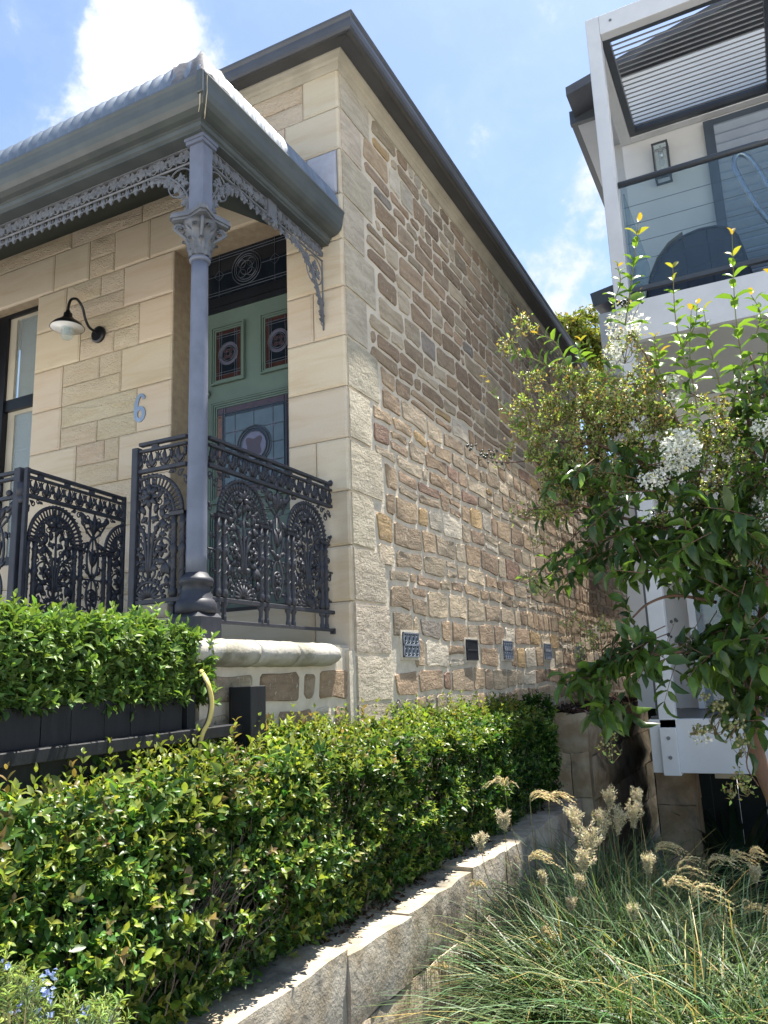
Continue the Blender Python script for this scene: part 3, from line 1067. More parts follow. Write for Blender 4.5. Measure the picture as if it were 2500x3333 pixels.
for y in ys:
    lim = max(0.0, y - 2.5)
    for k, (d, z) in enumerate(PROF):
        a = corr(y)
        if k + 1 < nz:
            tn = np.array([PROF[k + 1][0] - d, PROF[k + 1][1] - z])
        nn = np.array([-tn[1], tn[0]]) / np.hypot(*tn)
        if d > lim:
            dd = max(lim, PROF[0][0])
            zz = np.interp(dd, [p[0] for p in PROF], [p[1] for p in PROF])
            vs.append((-2.067 - dd, y, zz + .004))
        else:
            vs.append((-2.067 - d - nn[0] * a, y, z + nn[1] * a))
for i in range(len(ys) - 1):
    for k in range(nz - 1):
        fs.append((i * nz + k, (i + 1) * nz + k, (i + 1) * nz + k + 1, i * nz + k + 1))
m.add(vs, fs)
m.build('verandah_roof', 'roofiron', cottage, smooth=True)
mitre([(.088, 2.79), (.014, 2.768), (.004, 2.772), (-.006, 2.784), (-.010, 2.772), (-.004, 2.758), (.002, 2.735), (.006, 2.70), (.016, 2.672), (.034, 2.652), (.060, 2.640), (.088, 2.636)], 'v').build('gutter', 'gutter', vroof)
mitre([(.086, 2.70), (.086, 2.628), (.094, 2.624), (.098, 2.606), (.108, 2.60), (.108, 2.59), (.22, 2.59), (.22, 2.70)], 'v').build('verandah_beam', 'gutter', cottage)
c = MB()
c.add([(-6.4, 2.70, 2.655), (-2.287, 2.709, 2.655), (-2.287, YF + .005, 2.655), (-3.37, YF + .005, 3.37), (-6.4, YF + .005, 3.37)], [(0, 1, 3, 4), (1, 2, 3)])
ceil_o = c.build('verandah_ceiling', 'ceiling', cottage)
# lead flashing dressed over the hip
m = MB()
vs, fs = [], []
rf = random.Random(4)
for i in range(15):
    t = i / 14
    d = .004 + .55 * t
    z = np.interp(d, [p[0] for p in PROF], [p[1] for p in PROF]) + .018
    for j in range(-4, 5):
        s_ = j / 4 * (.19 - .05 * t)
        ox, oy = (0, s_) if s_ > 0 else (s_, 0)
        vs.append((-2.067 - d + ox + rf.uniform(-.006, .006), 2.489 + d + oy + rf.uniform(-.006, .006), z + rf.uniform(-.010, .014) + (.012 if j == 0 else 0)))
for i in range(14):
    for j in range(8):
        fs.append((i * 9 + j, i * 9 + j + 1, (i + 1) * 9 + j + 1, (i + 1) * 9 + j))
m.add(vs, fs)
m.build('hip_flashing', 'lead', vroof, smooth=True)
for yy in (2.47, ):
    MB().box((-2.09, yy - .012, 2.655), (-2.055, yy + .006, 2.775)).build('mitre_strap', 'gutter', vroof, bevel=.004)

rs_ = random.Random(31)
for off, n_ in ((.022, 9), (-.020, 7)):
    pr = [(-.009, 2.765), (.001, 2.74), (.003, 2.715), (.008, 2.69), (.018, 2.667), (.034, 2.648), (.058, 2.637), (.075, 2.634), (.082, 2.632)][:n_]
    MB().tube([(-2.067 - i + (off if off < 0 else 0) + .002 + rs_.uniform(-.002, .002), 2.489 + i + (off if off > 0 else 0) - .002, z) for i, z in pr], [rs_.uniform(.0014, .0038) for _ in pr], 5).build('sealant_bead', 'cream', vroof)
# ---- verandah floor, base wall and rounded coping
base = MB().box((-7, 2.56, -1.2), (-2.115, YF + .02, .175)).box((-2.4, YF - .05, -1.2), (XS - .003, YF + .06, .16))
base_wall = base.build('verandah_base', 'mortar', cottage)
st = rubble(2.52, YF - .02, -.5, .075, (.10, .20), (.18, .50), .040, 23)
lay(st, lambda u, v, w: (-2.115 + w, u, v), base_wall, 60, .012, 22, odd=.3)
MB().box((-7, 2.53, .175), (-2.12, YF + .01, .190)).build('verandah_floor', 'coping', cottage)
rc = random.Random(9)
for a, b in ((2.44, 2.87), (2.874, 3.18), (3.184, 3.66)):
    vs, fs = [], []
    n, k = 12, 9
    for i in range(n + 1):
        y = a + (b - a) * i / n
        endr = 1.0
        if b > 3.6:
            endr = 1.0 if i < n - 2 else (0.86 if i == n - 2 else (.62 if i == n - 1 else .28))
        for j in range(k):
            an = math.pi * (j / (k - 1)) - math.pi / 2
            rz, rx = .060 * endr, .085 * endr
            vs.append((-2.115 + rx * math.cos(an) + rc.uniform(-.003, .003), y + rc.uniform(-.003, .003), .137 + rz * math.sin(an) * (1 if an < 0 else .95) + rc.uniform(-.0025, .0025)))
    for i in range(n):
        for j in range(k - 1):
            fs.append((i * k + j, i * k + j + 1, (i + 1) * k + j + 1, (i + 1) * k + j))
    fs.append(tuple(range(k)))
    fs.append(tuple(n * k + j for j in range(k))[::-1])
    m = MB()
    m.add(vs, fs)
    m.build('coping_stone', 'coping', base_wall, smooth=True)
MB().tube([(-2.13, 2.47, .135), (-3.0, 2.47, .135), (-3.25, 2.47, .135)], .058, 12).build('coping_stone', 'coping', base_wall, smooth=True)

# ---- door with leaded glass
YD = 4.0
door = MB().box((-3.37, YD, .452), (-2.46, YD + .05, 2.49)).build('door', 'door', cottage)


def fd(u, v, w):
    return (u, YD - w, v)


def mould(parent, u0, u1, v0, v1, mat='door', w=.035, steps=3):
    for s_ in range(steps):
        o = w * s_ / steps
        t = w / steps * .8
        h = .010 + .007 * (steps - 1 - s_) if s_ else .026
        m = MB()
        for a, b, c, d in ((u0 - w + o, v0 - w + o, u1 + w - o, v0 - w + o + t), (u0 - w + o, v1 + w - o - t, u1 + w - o, v1 + w - o), (u0 - w + o, v0 - w + o + t, u0 - w + o + t, v1 + w - o - t), (u1 + w - o - t, v0 - w + o + t, u1 + w - o, v1 + w - o - t)):
            m.prism([(a, b), (c, b), (c, d), (a, d)], fd, .0, h)
        m.build('moulding', mat, parent)


def rect(m, u0, u1, v0, v1, w0, w1, fr=fd):
    return m.prism([(u0, v0), (u1, v0), (u1, v1), (u0, v1)], fr, w0, w1)


def ringpts(cu, cv, r, fr, w, n=20):
    return [fr(cu + r * math.cos(a), cv + r * math.sin(a), w) for a in np.linspace(0, 2 * math.pi, n + 1)[:-1]]


def disc(parent, name, mat, cu, cv, r, w, fr=fd, n=20):
    MB().prism([(cu + r * math.cos(a), cv + r * math.sin(a)) for a in np.linspace(0, 2 * math.pi, n + 1)[:-1]], fr, w - .001, w).build(name, mat, parent)


def leaded_small(u0, u1, v0, v1):
    p = rect(MB(), u0, u1, v0, v1, .002, .006).build('glass_panel', 'g_red', door)
    cu, cv = (u0 + u1) / 2, (v0 + v1) / 2
    b = .030
    rect(MB(), u0 + b, u1 - b, v0 + b, v1 - b, .0062, .007).build('pane', 'g_dark', p)
    disc(p, 'pane', 'g_lilac', cu, cv, .078, .0072)
    disc(p, 'pane', 'g_dark', cu, cv, .058, .0084)
    for k in range(4):
        a = rad(45 + 90 * k)
        disc(p, 'pane', 'g_rose', cu + .026 * math.cos(a), cv + .026 * math.sin(a), .018, .0096, n=8)
    m = MB()
    for d in (b, b + .017):
        for q in ((u0 + d, v0, u0 + d, v1), (u1 - d, v0, u1 - d, v1), (u0, v0 + d, u1, v0 + d), (u0, v1 - d, u1, v1 - d)):
            m.tube([fd(q[0], q[1], .010), fd(q[2], q[3], .010)], .0022, 4)
    for r in (.080, .066, .050):
        m.tube(ringpts(cu, cv, r, fd, .0105), .0024, 4, closed=True)
    for k in range(4):
        a = rad(90 * k)
        m.tube([fd(cu + .03 * math.cos(t) * math.cos(a) - .016 * math.sin(t) * math.sin(a), cv + .03 * math.cos(t) * math.sin(a) + .016 * math.sin(t) * math.cos(a), .0108) for t in np.linspace(0, 2 * math.pi, 13)[:-1]], .0018, 4, closed=True)
    m.build('leadwork', 'came', p)
    mould(door, u0, u1, v0, v1)


leaded_small(-3.185, -2.983, 2.0, 2.345)
leaded_small(-2.784, -2.582, 2.0, 2.345)
# big panel
u0, u1, v0, v1 = -3.172, -2.585, 1.20, 1.795
big = rect(MB(), u0, u1, v0, v1, .002, .006).build('glass_panel', 'g_red', door)
rect(MB(), u0, u0 + .05, v0, v1 - .05, .0061, .0066).build('pane', 'g_amber', big)
rect(MB(), u0 + .042, u1 - .042, v0 + .042, v1 - .042, .0068, .0074).build('pane', 'g_dark', big)
rect(MB(), u0 + .062, u1 - .062, v0 + .062, v1 - .062, .0075, .0081).build('pane', 'g_blue', big)
cu, cv = (u0 + u1) / 2, (v0 + v1) / 2
disc(big, 'pane', 'g_dark', cu, cv, .132, .0092, n=28)
disc(big, 'pane', 'g_lilac', cu, cv, .094, .0104, n=28)
m = MB()
pts = []
for a in np.linspace(0, 2 * math.pi, 33)[:-1]:
    r = .050 + .034 * abs(math.cos(2 * (a - rad(45)))) ** 2.5 * (1 if math.sin(a) > 0 else .75)
    pts.append((cu + r * math.cos(a), cv - .006 + r * math.sin(a)))
m.prism(pts, fd, .0106, .0114)
m.build('rose_motif', 'g_rose', big)
m = MB()
for d in (.042, .062):
    for q in ((u0 + d, v0, u0 + d, v1), (u1 - d, v0, u1 - d, v1), (u0, v0 + d, u1, v0 + d), (u0, v1 - d, u1, v1 - d)):
        m.tube([fd(q[0], q[1], .0105), fd(q[2], q[3], .0105)], .0024, 4)
for r in (.134, .116, .096):
    m.tube(ringpts(cu, cv, r, fd, .012, 28), .0034, 4, closed=True)
gx = [u0 + .062, u0 + .145, cu, u1 - .145, u1 - .062]
for x in gx[1:4]:
    for s_ in (-1, 1):
        a = cv + s_ * (.134 if x == cu else 0)
        m.tube([fd(x, a, .0105), fd(x, cv + s_ * .235, .0105)], .0024, 4)
for z in (cv - .118, cv + .118):
    for s_ in (-1, 1):
        m.tube([fd(cu + s_ * .06, z, .0105), fd(cu + s_ * .23, z, .0105)], .0024, 4)
m.tube([fd(u0 + .062, cv, .0105), fd(cu - .134, cv, .0105)], .0024, 4)
m.tube([fd(u1 - .062, cv, .0105), fd(cu + .134, cv, .0105)], .0024, 4)
m.build('leadwork', 'came', big)
for x in (gx[1], gx[3]):
    for z in (cv - .118, cv + .118):
        MB().prism([(x - .022, z), (x, z - .022), (x + .022, z), (x, z + .022)], fd, .0082, .0095).build('pane', 'g_lilac', big)
mould(door, u0, u1, v0, v1, w=.05, steps=4)
for a, b in ((-3.19, -2.93), (-2.83, -2.57)):
    mould(door, a, b, .62, 1.05)
    rect(MB(), a + .03, b - .03, .65, 1.02, 0, .012).build('panel', 'door', door, bevel=.006)
knob = MB()
knob.tube([fd(-3.262, 1.915, 0), fd(-3.262, 1.915, .03), fd(-3.262, 1.915, .034)], [.028, .028, .020], 16)
knob.ball(fd(-3.262, 1.915, .05), .022, 12, 8)
knob.build('door_knob', 'chrome', door, smooth=True)
m = MB()
rect(m, -3.40, -3.37, .44, 2.94, -.05, .02)
rect(m, -2.46, -2.44, .44, 2.94, -.05, .02)
m.build('door_frame', 'door', cottage)
m = MB()
for k, (z, h) in enumerate(((2.49, .03), (2.52, .045), (2.565, .03))):
    rect(m, -3.37, -2.46, z, z + h, -.05, .015 + .02 * (k == 1))
m.build('transom_bar', 'blackwood', cottage)
fan = rect(MB(), -3.37, -2.46, 2.595, 2.94, -.03, -.004).build('fanlight', 'g_dark', cottage)
m = MB()
cu, cv = -2.94, 2.765
for r in (.12, .10, .085, .05):
    m.tube(ringpts(cu, cv, r, fd, .002, 24), .0028, 4, closed=True)
for k in range(4):
    a = rad(45 + 90 * k)
    m.tube([fd(cu + .05 * math.cos(a) + .03 * math.cos(t), cv + .05 * math.sin(a) + .03 * math.sin(t), .002) for t in np.linspace(0, 2 * math.pi, 11)[:-1]], .002, 4, closed=True)
for z in (2.625, 2.645, 2.885, 2.905):
    m.tube([fd(-3.36, z, .001), fd(-2.47, z, .001)], .0022, 4)
for x in (-3.33, -3.31, -3.17, -2.71, -2.57, -2.55):
    m.tube([fd(x, 2.60, .001), fd(x, 2.93, .001)], .0022, 4)
for x in (-3.17, -2.71):
    m.tube([fd(x - .04, cv, .002), fd(x, cv - .04, .002), fd(x + .04, cv, .002), fd(x, cv + .04, .002)], .002, 4, closed=True)
m.tube([fd(-3.36, cv, .001), fd(-3.06, cv, .001)], .002, 4)
m.tube([fd(-2.82, cv, .001), fd(-2.47, cv, .001)], .002, 4)
m.build('leadwork', 'came', fan)
MB().box((-3.4, YD - .19, .43), (-2.49, YD + .06, .451)).build('door_step', 'blackwood', cottage)

# ---- window at the left edge
YW = 3.92


def fw_(u, v, w):
    return (u, YW - w, v)


win = MB()
for a, b, c, d in ((-5.30, .9, -5.16, 2.93), (-4.72, .9, -4.62, 2.93), (-5.16, 2.90, -4.72, 2.99), (-5.16, .9, -4.72, .98)):
    rect(win, a, c, b, d, -.06, .03, fw_)
window = win.build('window', 'blackwood', cottage)
m = MB()
for z0, z1, w in ((.98, 2.13, -.02), (2.22, 2.91, .005)):
    rect(m, -5.16, -5.085, z0, z1, w - .03, w, fw_)
    rect(m, -5.085, -4.62, z1 - .03, z1, w - .03, w, fw_)
m.build('sash', 'cream', window)
MB().prism([(-5.16, 2.13), (-4.62, 2.13), (-4.62, 2.22), (-5.16, 2.22)], fw_, -.05, .012).build('meeting_rail', 'blackwood', window)
m = MB()
for z in np.arange(.98, 2.9, .21):
    rect(m, -5.085, -4.62, z, min(z + .207, 2.9), -.045 - .002 * (int(z * 10) % 2), -.04, fw_)
m.build('blind', 'blind', window)
for z0, z1, w in ((.98, 2.13, -.03), (2.22, 2.90, -.008)):
    MB().prism([(-5.09, z0), (-4.62, z0), (-4.62, z1), (-5.09, z1)], fw_, w, w + .003).build('pane', 'lampglass', window)


# ------------------------------------------------------------------ cast iron: column, railings, lace
def petal(m, cx, cz, ang, L, W, y=0.0, th=.007, lift=.012, fold=.006):
    """a raised leaf or petal lying in the panel plane (x,z), proud towards -y"""
    ca, sa = math.cos(rad(ang)), math.sin(rad(ang))

    def P(t, s_, h):
        return (cx + ca * t * L - sa * s_ * W, y - h, cz + sa * t * L + ca * s_ * W)
    f = [P(0, 0, th), P(.3, .42, th + lift * .4), P(.65, .36, th + lift * .8), P(1, 0, th * .7 + lift * .3), P(.65, -.36, th + lift * .8), P(.3, -.42, th + lift * .4), P(.45, 0, th + lift - fold)]
    b = [P(0, 0, -th), P(.3, .42, -th * .4), P(.65, .36, -th * .3), P(1, 0, 0), P(.65, -.36, -th * .3), P(.3, -.42, -th * .4)]
    fs = [(0, 1, 6), (1, 2, 6), (2, 3, 6), (3, 4, 6), (4, 5, 6), (5, 0, 6), (7, 12, 11, 10, 9, 8)]
    fs += [(i, 7 + i, 7 + (i + 1) % 6, (i + 1) % 6) for i in range(6)]
    m.add(f + b, fs)


def ivy(m, cx, cz, ang, s_, y=0.0):
    """five-lobed ivy leaf"""
    for da, l, w in ((0, 1.0, .62), (62, .78, .52), (-62, .78, .52), (128, .5, .42), (-128, .5, .42)):
        petal(m, cx, cz, ang + da, s_ * l, s_ * w, y, .004, .006, .004)


BAYMESH = {}


def bay_meshes():
    """meshes of one railing bay, arch centre at x = 0, z from the verandah floor datum"""
    R = {}
    m = MB()
    m.tube(arc(0, .758, .184, 0, 180, 24), .0095, 6)
    m.tube(arc(0, .758, .138, 0, 180, 22), .0075, 5)
    for k in range(24):
        a = 4 + 172 * k / 23
        c, s_ = math.cos(rad(a)), math.sin(rad(a))
        m.tube([(.138 * c, 0, .758 + .138 * s_), (.184 * c, -.002, .758 + .184 * s_)], .0062, 4)
        m.tube([(.180 * c, -.007, .758 + .180 * s_), (.194 * c, -.005, .758 + .194 * s_)], .0066, 4)
    for k in range(11):   # scrolled cusps under the arch
        a = 8 + 164 * k / 10
        c, s_ = math.cos(rad(a)), math.sin(rad(a))
        m.ball((.120 * c, 0, .758 + .120 * s_), .0105, 6, 4)
        m.tube(arc(.120 * c, .758 + .120 * s_, .014, a - 100, a + 140, 7), .0042, 4)
        if k % 2:
            petal(m, .128 * c, .758 + .128 * s_, a + 180, .045, .022, 0, .004, .010, .005)
    R['arch'] = m
    m = MB()
    n = 8
    for k in range(n):
        petal(m, 0, .845, 90 + 360 * k / n, .060, .024, 0, .006, .014, .008)
    m.ball((0, -.018, .845), .014, 8, 5)
    R['flower_top'] = m
    for sx, nm in ((-1, 'flower_l'), (1, 'flower_r')):
        m = MB()
        for k in range(6):
            petal(m, sx * .074, .600, 30 + 60 * k, .038, .022, 0, .005, .012, .007)
        m.ball((sx * .074, -.016, .600), .011, 8, 5)
        R[nm] = m
    m = MB()
    m.tube([(0, 0, .47), (0, -.004, .60), (0, -.004, .70), (0, 0, .80)], [.010, .008, .0065, .006], 6)
    for sx in (-1, 1):
        m.tube(bez((sx * .006, 0, .50), (sx * .02, -.006, .62), (sx * .018, -.006, .70), (sx * .075, 0, .735)), np.linspace(.009, .005, 11), 6)
        m.tube(bez((sx * .006, 0, .52), (sx * .012, 0, .60), (sx * .05, -.004, .67), (sx * .10, 0, .69)), np.linspace(.007, .0045, 11), 5)
        m.tube(arc(sx * .074, .600, .050, 0, 360, 20)[:-1], .0055, 5, closed=True)
        m.tube(bez((sx * .004, 0, .47), (sx * .03, 0, .475), (sx * .045, 0, .50), (sx * .028, 0, .515)), .0055, 5)
        m.tube(bez((sx * .01, 0, .50), (sx * .02, 0, .53), (sx * .03, 0, .545), (sx * .045, 0, .56)), .006, 5)
        m.tube(bez((sx * .012, 0, .66), (sx * .024, 0, .69), (sx * .040, 0, .69), (sx * .036, 0, .67)), .005, 5)
        for q in range(3):
            m.ball((sx * (.105 + .013 * math.cos(q * 2.1)), -.004, .695 + .013 * math.sin(q * 2.1)), .0105, 7, 5)
        m.ball((sx * .028, 0, .513), .010, 6, 4)
        for q in range(3):
            m.ball((sx * (.062 + .012 * math.cos(q * 2.1)), -.004, .868 + .012 * math.sin(q * 2.1)), .0095, 7, 5)
        m.tube(bez((sx * .112, 0, .76), (sx * .100, 0, .82), (sx * .09, 0, .85), (sx * .07, 0, .858)), .005, 5)
    R['stem'] = m
    R['leaves'] = []
    for sx in (-1, 1):
        m = MB()
        for (x, z, a, l, w) in ((.118, .50, 70, .06, .028), (.122, .47, -60, .055, .028), (.030, .765, 70, .05, .024), (.098, .66, 160, .04, .022), (.055, .78, 20, .045, .022), (.112, .43, 100, .05, .024), (.075, .735, 90, .058, .028), (.075, .735, -70, .058, .030), (.075, .738, 10, .052, .028), (.085, .545, -60, .078, .038), (.095, .545, -100, .068, .034), (.05, .555, -20, .052, .03),
                                (.036, .68, 70, .034, .024), (.018, .53, -30, .044, .024), (.122, .56, -75, .05, .026), (.05, .73, 150, .045, .024), (.03, .56, 60, .04, .024)):
            petal(m, sx * x, z, a if sx > 0 else 180 - a, l, w, 0, .005, .011, .006)
        m.tube(bez((sx * .04, .002, .55), (sx * .08, .002, .60), (sx * .05, .002, .69), (sx * .075, .002, .735)), .004, 4)
        m.tube(bez((sx * .02, .002, .53), (sx * .06, .002, .54), (sx * .10, .002, .55), (sx * .122, .002, .56)), .004, 4)
        m.tube(bez((sx * .122, .002, .57), (sx * .13, .002, .53), (sx * .11, .002, .46), (sx * .116, .002, .40)), .005, 4)
        m.tube(bez((sx * .05, .002, .74), (sx * .03, .002, .77), (sx * .04, .002, .79), (sx * .06, .002, .785)), .004, 4)
        R['leaves'].append(m)
    m = MB()
    m.tube(arc(0, .378, .082, 0, 180, 16), .0075, 6)
    for k in range(12):
        a = 8 + 164 * k / 11
        m.ball((.093 * math.cos(rad(a)), 0, .378 + .093 * math.sin(rad(a))), .0095, 6, 4)
    for k in range(9):
        petal(m, .012 * math.cos(rad(180 * k / 8)), .388, 180 * k / 8 + (0 if k == 4 else (6 if k < 4 else -6)), .068, .016, 0, .004, .010, .005)
    R['fan'] = m

    def colon(x):
        m = MB()
        prof = [(.016, .385), (.018, .40), (.018, .415), (.012, .425), (.014, .435), (.0125, .445), (.0125, .575), (.018, .585), (.018, .60), (.0125, .61), (.0125, .695), (.0155, .70), (.0155, .71), (.011, .715), (.015, .742)]
        m.lathe(prof, x, 0, 8)
        pts = [(x + 0.0128 * math.cos(t), 0.0128 * math.sin(t), .45 + .24 * i / 40) for i, t in enumerate(np.linspace(0, 8 * math.pi, 41))]
        m.tube(pts, .0028, 4)
        return m
    R['colonettes'] = [colon(x) for x in (-.188, -.140, .140, .188)]
    R['scroll'] = []   # fine scrollwork filling the ground of the panel
    for sx in (-1, 1):
        m = MB()
        for (x, z, r, a0) in ((.022, .42, .016, 0), (.060, .475, .020, 90), (.100, .44, .016, 180), (.035, .60, .018, 200), (.118, .60, .014, 20), (.022, .655, .016, 120), (.060, .66, .016, 300), (.118, .655, .015, 60), (.045, .705, .016, 0),
                              (.105, .72, .018, 100), (.030, .745, .014, 240), (.085, .775, .018, 30), (.050, .82, .018, 150), (.085, .83, .016, 270), (.020, .54, .013, 60), (.100, .50, .016, 330), (.020, .90, .014, 90), (.06, .545, .014, 150),
                              (.218, .43, .016, 0), (.235, .56, .018, 90), (.225, .66, .018, 200), (.240, .78, .018, 60), (.205, .90, .020, 120), (.235, .93, .018, 300), (.165, .935, .016, 30), (.130, .952, .012, 200), (.215, .50, .014, 180), (.215, .74, .014, 20)):
            m.tube([(sx * (x + r * (1 - .55 * t) * math.cos(rad(a0 + 400 * t))), .004, z + r * (1 - .55 * t) * math.sin(rad(a0 + 400 * t))) for t in np.linspace(0, 1, 11)], np.linspace(.0036, .0046, 11), 4)
            petal(m, sx * x, z, a0 if sx > 0 else 180 - a0, .030, .016, .002, .003, .006, .004)
        R['scroll'].append(m)
    R['caps'] = []
    for sx in (-1, 1):
        m = MB()
        m.hexa([(sx * .164 - .042, -.016, .742), (sx * .164 + .042, -.016, .742), (sx * .164 + .042, .014, .742), (sx * .164 - .042, .014, .742), (sx * .164 - .046, -.018, .758), (sx * .164 + .046, -.018, .758), (sx * .164 + .046, .016, .758), (sx * .164 - .046, .016, .758)])
        R['caps'].append(m)
    R['links'] = [MB().tube([(sx * .120, 0, .592), (sx * .205, 0, .592), (sx * .281, 0, .592)], [.0065, .006, .005], 5) for sx in (-1, 1)]
    R['medallion'] = []   # half of the ornament between two arches
    for sx in (-1, 1):
        m = MB()
        c = sx * .281
        for q in (-1, 1):
            m.tube(bez((c, 0, .40), (c + q * .055, 0, .46), (c + q * .055, 0, .54), (c + q * .010, 0, .60)), .007, 5)
            m.tube(bez((c + q * .010, 0, .60), (c + q * .06, 0, .66), (c + q * .055, 0, .76), (c, 0, .84)), .007, 5)
            m.tube(bez((c, 0, .84), (c + q * .03, 0, .90), (c + q * .075, 0, .87), (c + q * .05, 0, .845)), .006, 5)
            m.tube(bez((c, 0, .82), (c + q * .05, 0, .84), (c + q * .10, 0, .90), (c + q * .105, 0, .955)), .006, 5)
            m.tube(bez((c + q * .03, 0, .76), (c + q * .06, 0, .79), (c + q * .085, 0, .80), (c + q * .082, 0, .765)), .0055, 5)
            petal(m, c, .86, 90 - q * 35, .085, .036, 0, .005, .012, .006)
            petal(m, c + q * .03, .90, 90 - q * 75, .07, .032, 0, .005, .012, .006)
            petal(m, c + q * .08, .90, 90 - q * 20, .055, .03, 0, .005, .012, .006)
            petal(m, c, .66, 90 - q * 18, .10, .028, 0, .004, .010, .005)
            petal(m, c + q * .02, .72, 90 + q * 40, .055, .026, 0, .004, .010, .005)
            petal(m, c + q * .02, .62, 90 - q * 60, .05, .024, 0, .004, .010, .005)
            petal(m, c + q * .03, .45, 90 + q * 70, .045, .022, 0, .004, .010, .005)
            petal(m, c + q * .045, .80, -90 + q * 30, .05, .024, 0, .004, .010, .005)
        petal(m, c, .84, 90, .12, .034, 0, .005, .014, .006)
        m.tube([(c, .002, .40), (c, .002, .86)], .005, 5)
        m.tube(arc(c, .505, .034, 0, 360, 14)[:-1], .006, 5, closed=True)
        for k in range(5):
            petal(m, c, .505, 72 * k, .030, .020, 0, .004, .009, .004)
        m.ball((c, 0, .62), .012, 6, 4)
        R['medallion'].append(m)
    m = MB()
    for k in range(7):
        x = -.281 + .0803 * (k + .5)
        petal(m, x, .982, 90, .078, .022, 0, .004, .010, .005)
        for q in (-1, 1):
            petal(m, x, .985, 90 - q * 42, .055, .017, 0, .004, .009, .004)
            m.tube(bez((x, 0, .982), (x + q * .022, 0, .980), (x + q * .036, 0, 1.0), (x + q * .024, 0, 1.006)), .0042, 4)
            m.tube(bez((x + q * .006, 0, 1.0), (x + q * .03, 0, 1.02), (x + q * .036, 0, 1.05), (x + q * .022, 0, 1.052)), .004, 4)
            m.ball((x + q * .024, 0, 1.006), .006, 5, 4)
        petal(m, x + .040, 1.055, -90, .05, .016, 0, .004, .008, .004)
    R['frieze'] = m
    return R


BAY = bay_meshes()
IRON = 'iron'


def rails(L, parent, x0=0.0, foot=True):
    for z, w, h in ((1.098, .014, .008), (1.066, .011, .0065), (.970, .012, .009)):
        MB().box((x0, -w, z - h), (L, w, z + h)).build('rail', IRON, parent, local=True, bevel=.002)
    MB().box((x0, -.011, .362), (L, .011, .382)).build('bottom_rail', IRON, parent, local=True, bevel=.002)
    x = x0 + .09
    while x < L - .03:
        m = MB()
        m.hexa([(x - .02, -.006, 1.072), (x + .02, -.006, 1.072), (x + .02, .006, 1.072), (x - .02, .006, 1.072), (x - .016, -.006, 1.091), (x + .016, -.006, 1.091), (x + .016, .006, 1.091), (x - .016, .006, 1.091)])
        m.build('spacer', IRON, parent, local=True)
        x += .19
    if foot:
        MB().box((x0, -.010, .268), (L, .010, .284)).build('foot_rail', IRON, parent, local=True, bevel=.002)


def bay(parent, cx, clip=None, feet=True, med=(False, False)):
    """clip = (xmin,xmax) relative to the bay centre, None for the whole bay"""
    def go(name, m, sm=True, whole=False):
        if clip and not whole:
            xs_ = [v[0] for v in m.v]
            if max(xs_) < clip[0] or min(xs_) > clip[1]:
                return
            me = m.mesh(name, sm, clip=clip)
            if not len(me.polygons):
                return
        else:
            key = (name, id(m))
            if key not in BAYMESH:
                BAYMESH[key] = m.mesh(name, sm)
            me = BAYMESH[key]
        o = put(name, me, IRON, parent, True)
        o.location = (cx, 0, 0)
        return o
    go('arch', BAY['arch'])
    for k in ('flower_top', 'flower_l', 'flower_r'):
        go('flower', BAY[k])
    go('stem', BAY['stem'])
    for q in BAY['leaves']:
        go('leaf_spray', q)
    go('fan', BAY['fan'])
    for c in BAY['colonettes']:
        go('colonette', c)
    for q in BAY['caps']:
        go('cap_bar', q, False)
    for q in BAY['links']:
        go('link_bar', q)
    for q in BAY['scroll']:
        so = go('scrollwork', q)
        if so:
            so['kind'] = 'stuff'
    for q, on in zip(BAY['medallion'], med):
        if on:
            go('medallion', q, whole=True)
    go('palmette_band', BAY['frieze'])
    if feet:
        for x in (-.188, -.140, .140, .188):
            if clip and not (clip[0] < x < clip[1]):
                continue
            m = MB()
            m.lathe([(.013, .284), (.013, .30), (.010, .31), (.010, .34), (.017, .352), (.017, .362)], x, 0, 8)
            o = m.build('foot', IRON, parent, local=True)
            o.location = (cx, 0, 0)


# side railing from the column back to the pier
side_rail = thing('iron_railing', 'ornate charcoal cast iron railing between the round column and the stone pier', 'railing', (-2.207, 2.715, 0), rad(90), 'verandah cast iron railings')
rails(3.812 - 2.715, side_rail)
bay(side_rail, 2.971 - 2.715, (-.255, .2809), med=(False, True))
bay(side_rail, 3.533 - 2.715, (-.2809, .262))
m = MB().box((1.06, -.012, .255), (1.084, .012, .285)).box((.045, -.014, .185), (.073, .014, .36))
m.build('bracket', IRON, side_rail, local=True)
m = MB()
m.ball((1.085, 0, 1.108), .02, 8, 6)
m.build('finial', IRON, side_rail, local=True, smooth=True)

front_rail = thing('iron_railing', 'narrow cast iron panel between the square gate post and the round column', 'railing', (-2.544, 2.645, 0), 0, 'verandah cast iron railings')
rails(.275, front_rail)
bay(front_rail, .069, (-.066, .205))
MB().box((-.035, -.02, .18), (0, .016, 1.085)).build('post', IRON, front_rail, local=True, bevel=.003)
MB().box((.235, -.01, .19), (.255, .01, .37)).build('bracket', IRON, front_rail, local=True)

ga = math.atan2(3.40 - 2.645, -3.375 + 3.292)
gate = thing('iron_gate', 'ornate cast iron gate standing open into the verandah', 'gate', (-3.292, 2.645, 0), ga, 'verandah cast iron railings')
GL = .745
rails(GL, gate, foot=False)
bay(gate, .215, (-.205, .2809), feet=False, med=(False, True))
bay(gate, .777, (-.2809, -.045), feet=False)
for x in (0.0, GL):
    MB().box((x - .011, -.011, .30), (x + .011, .011, 1.11)).build('stile', IRON, gate, local=True, bevel=.002)

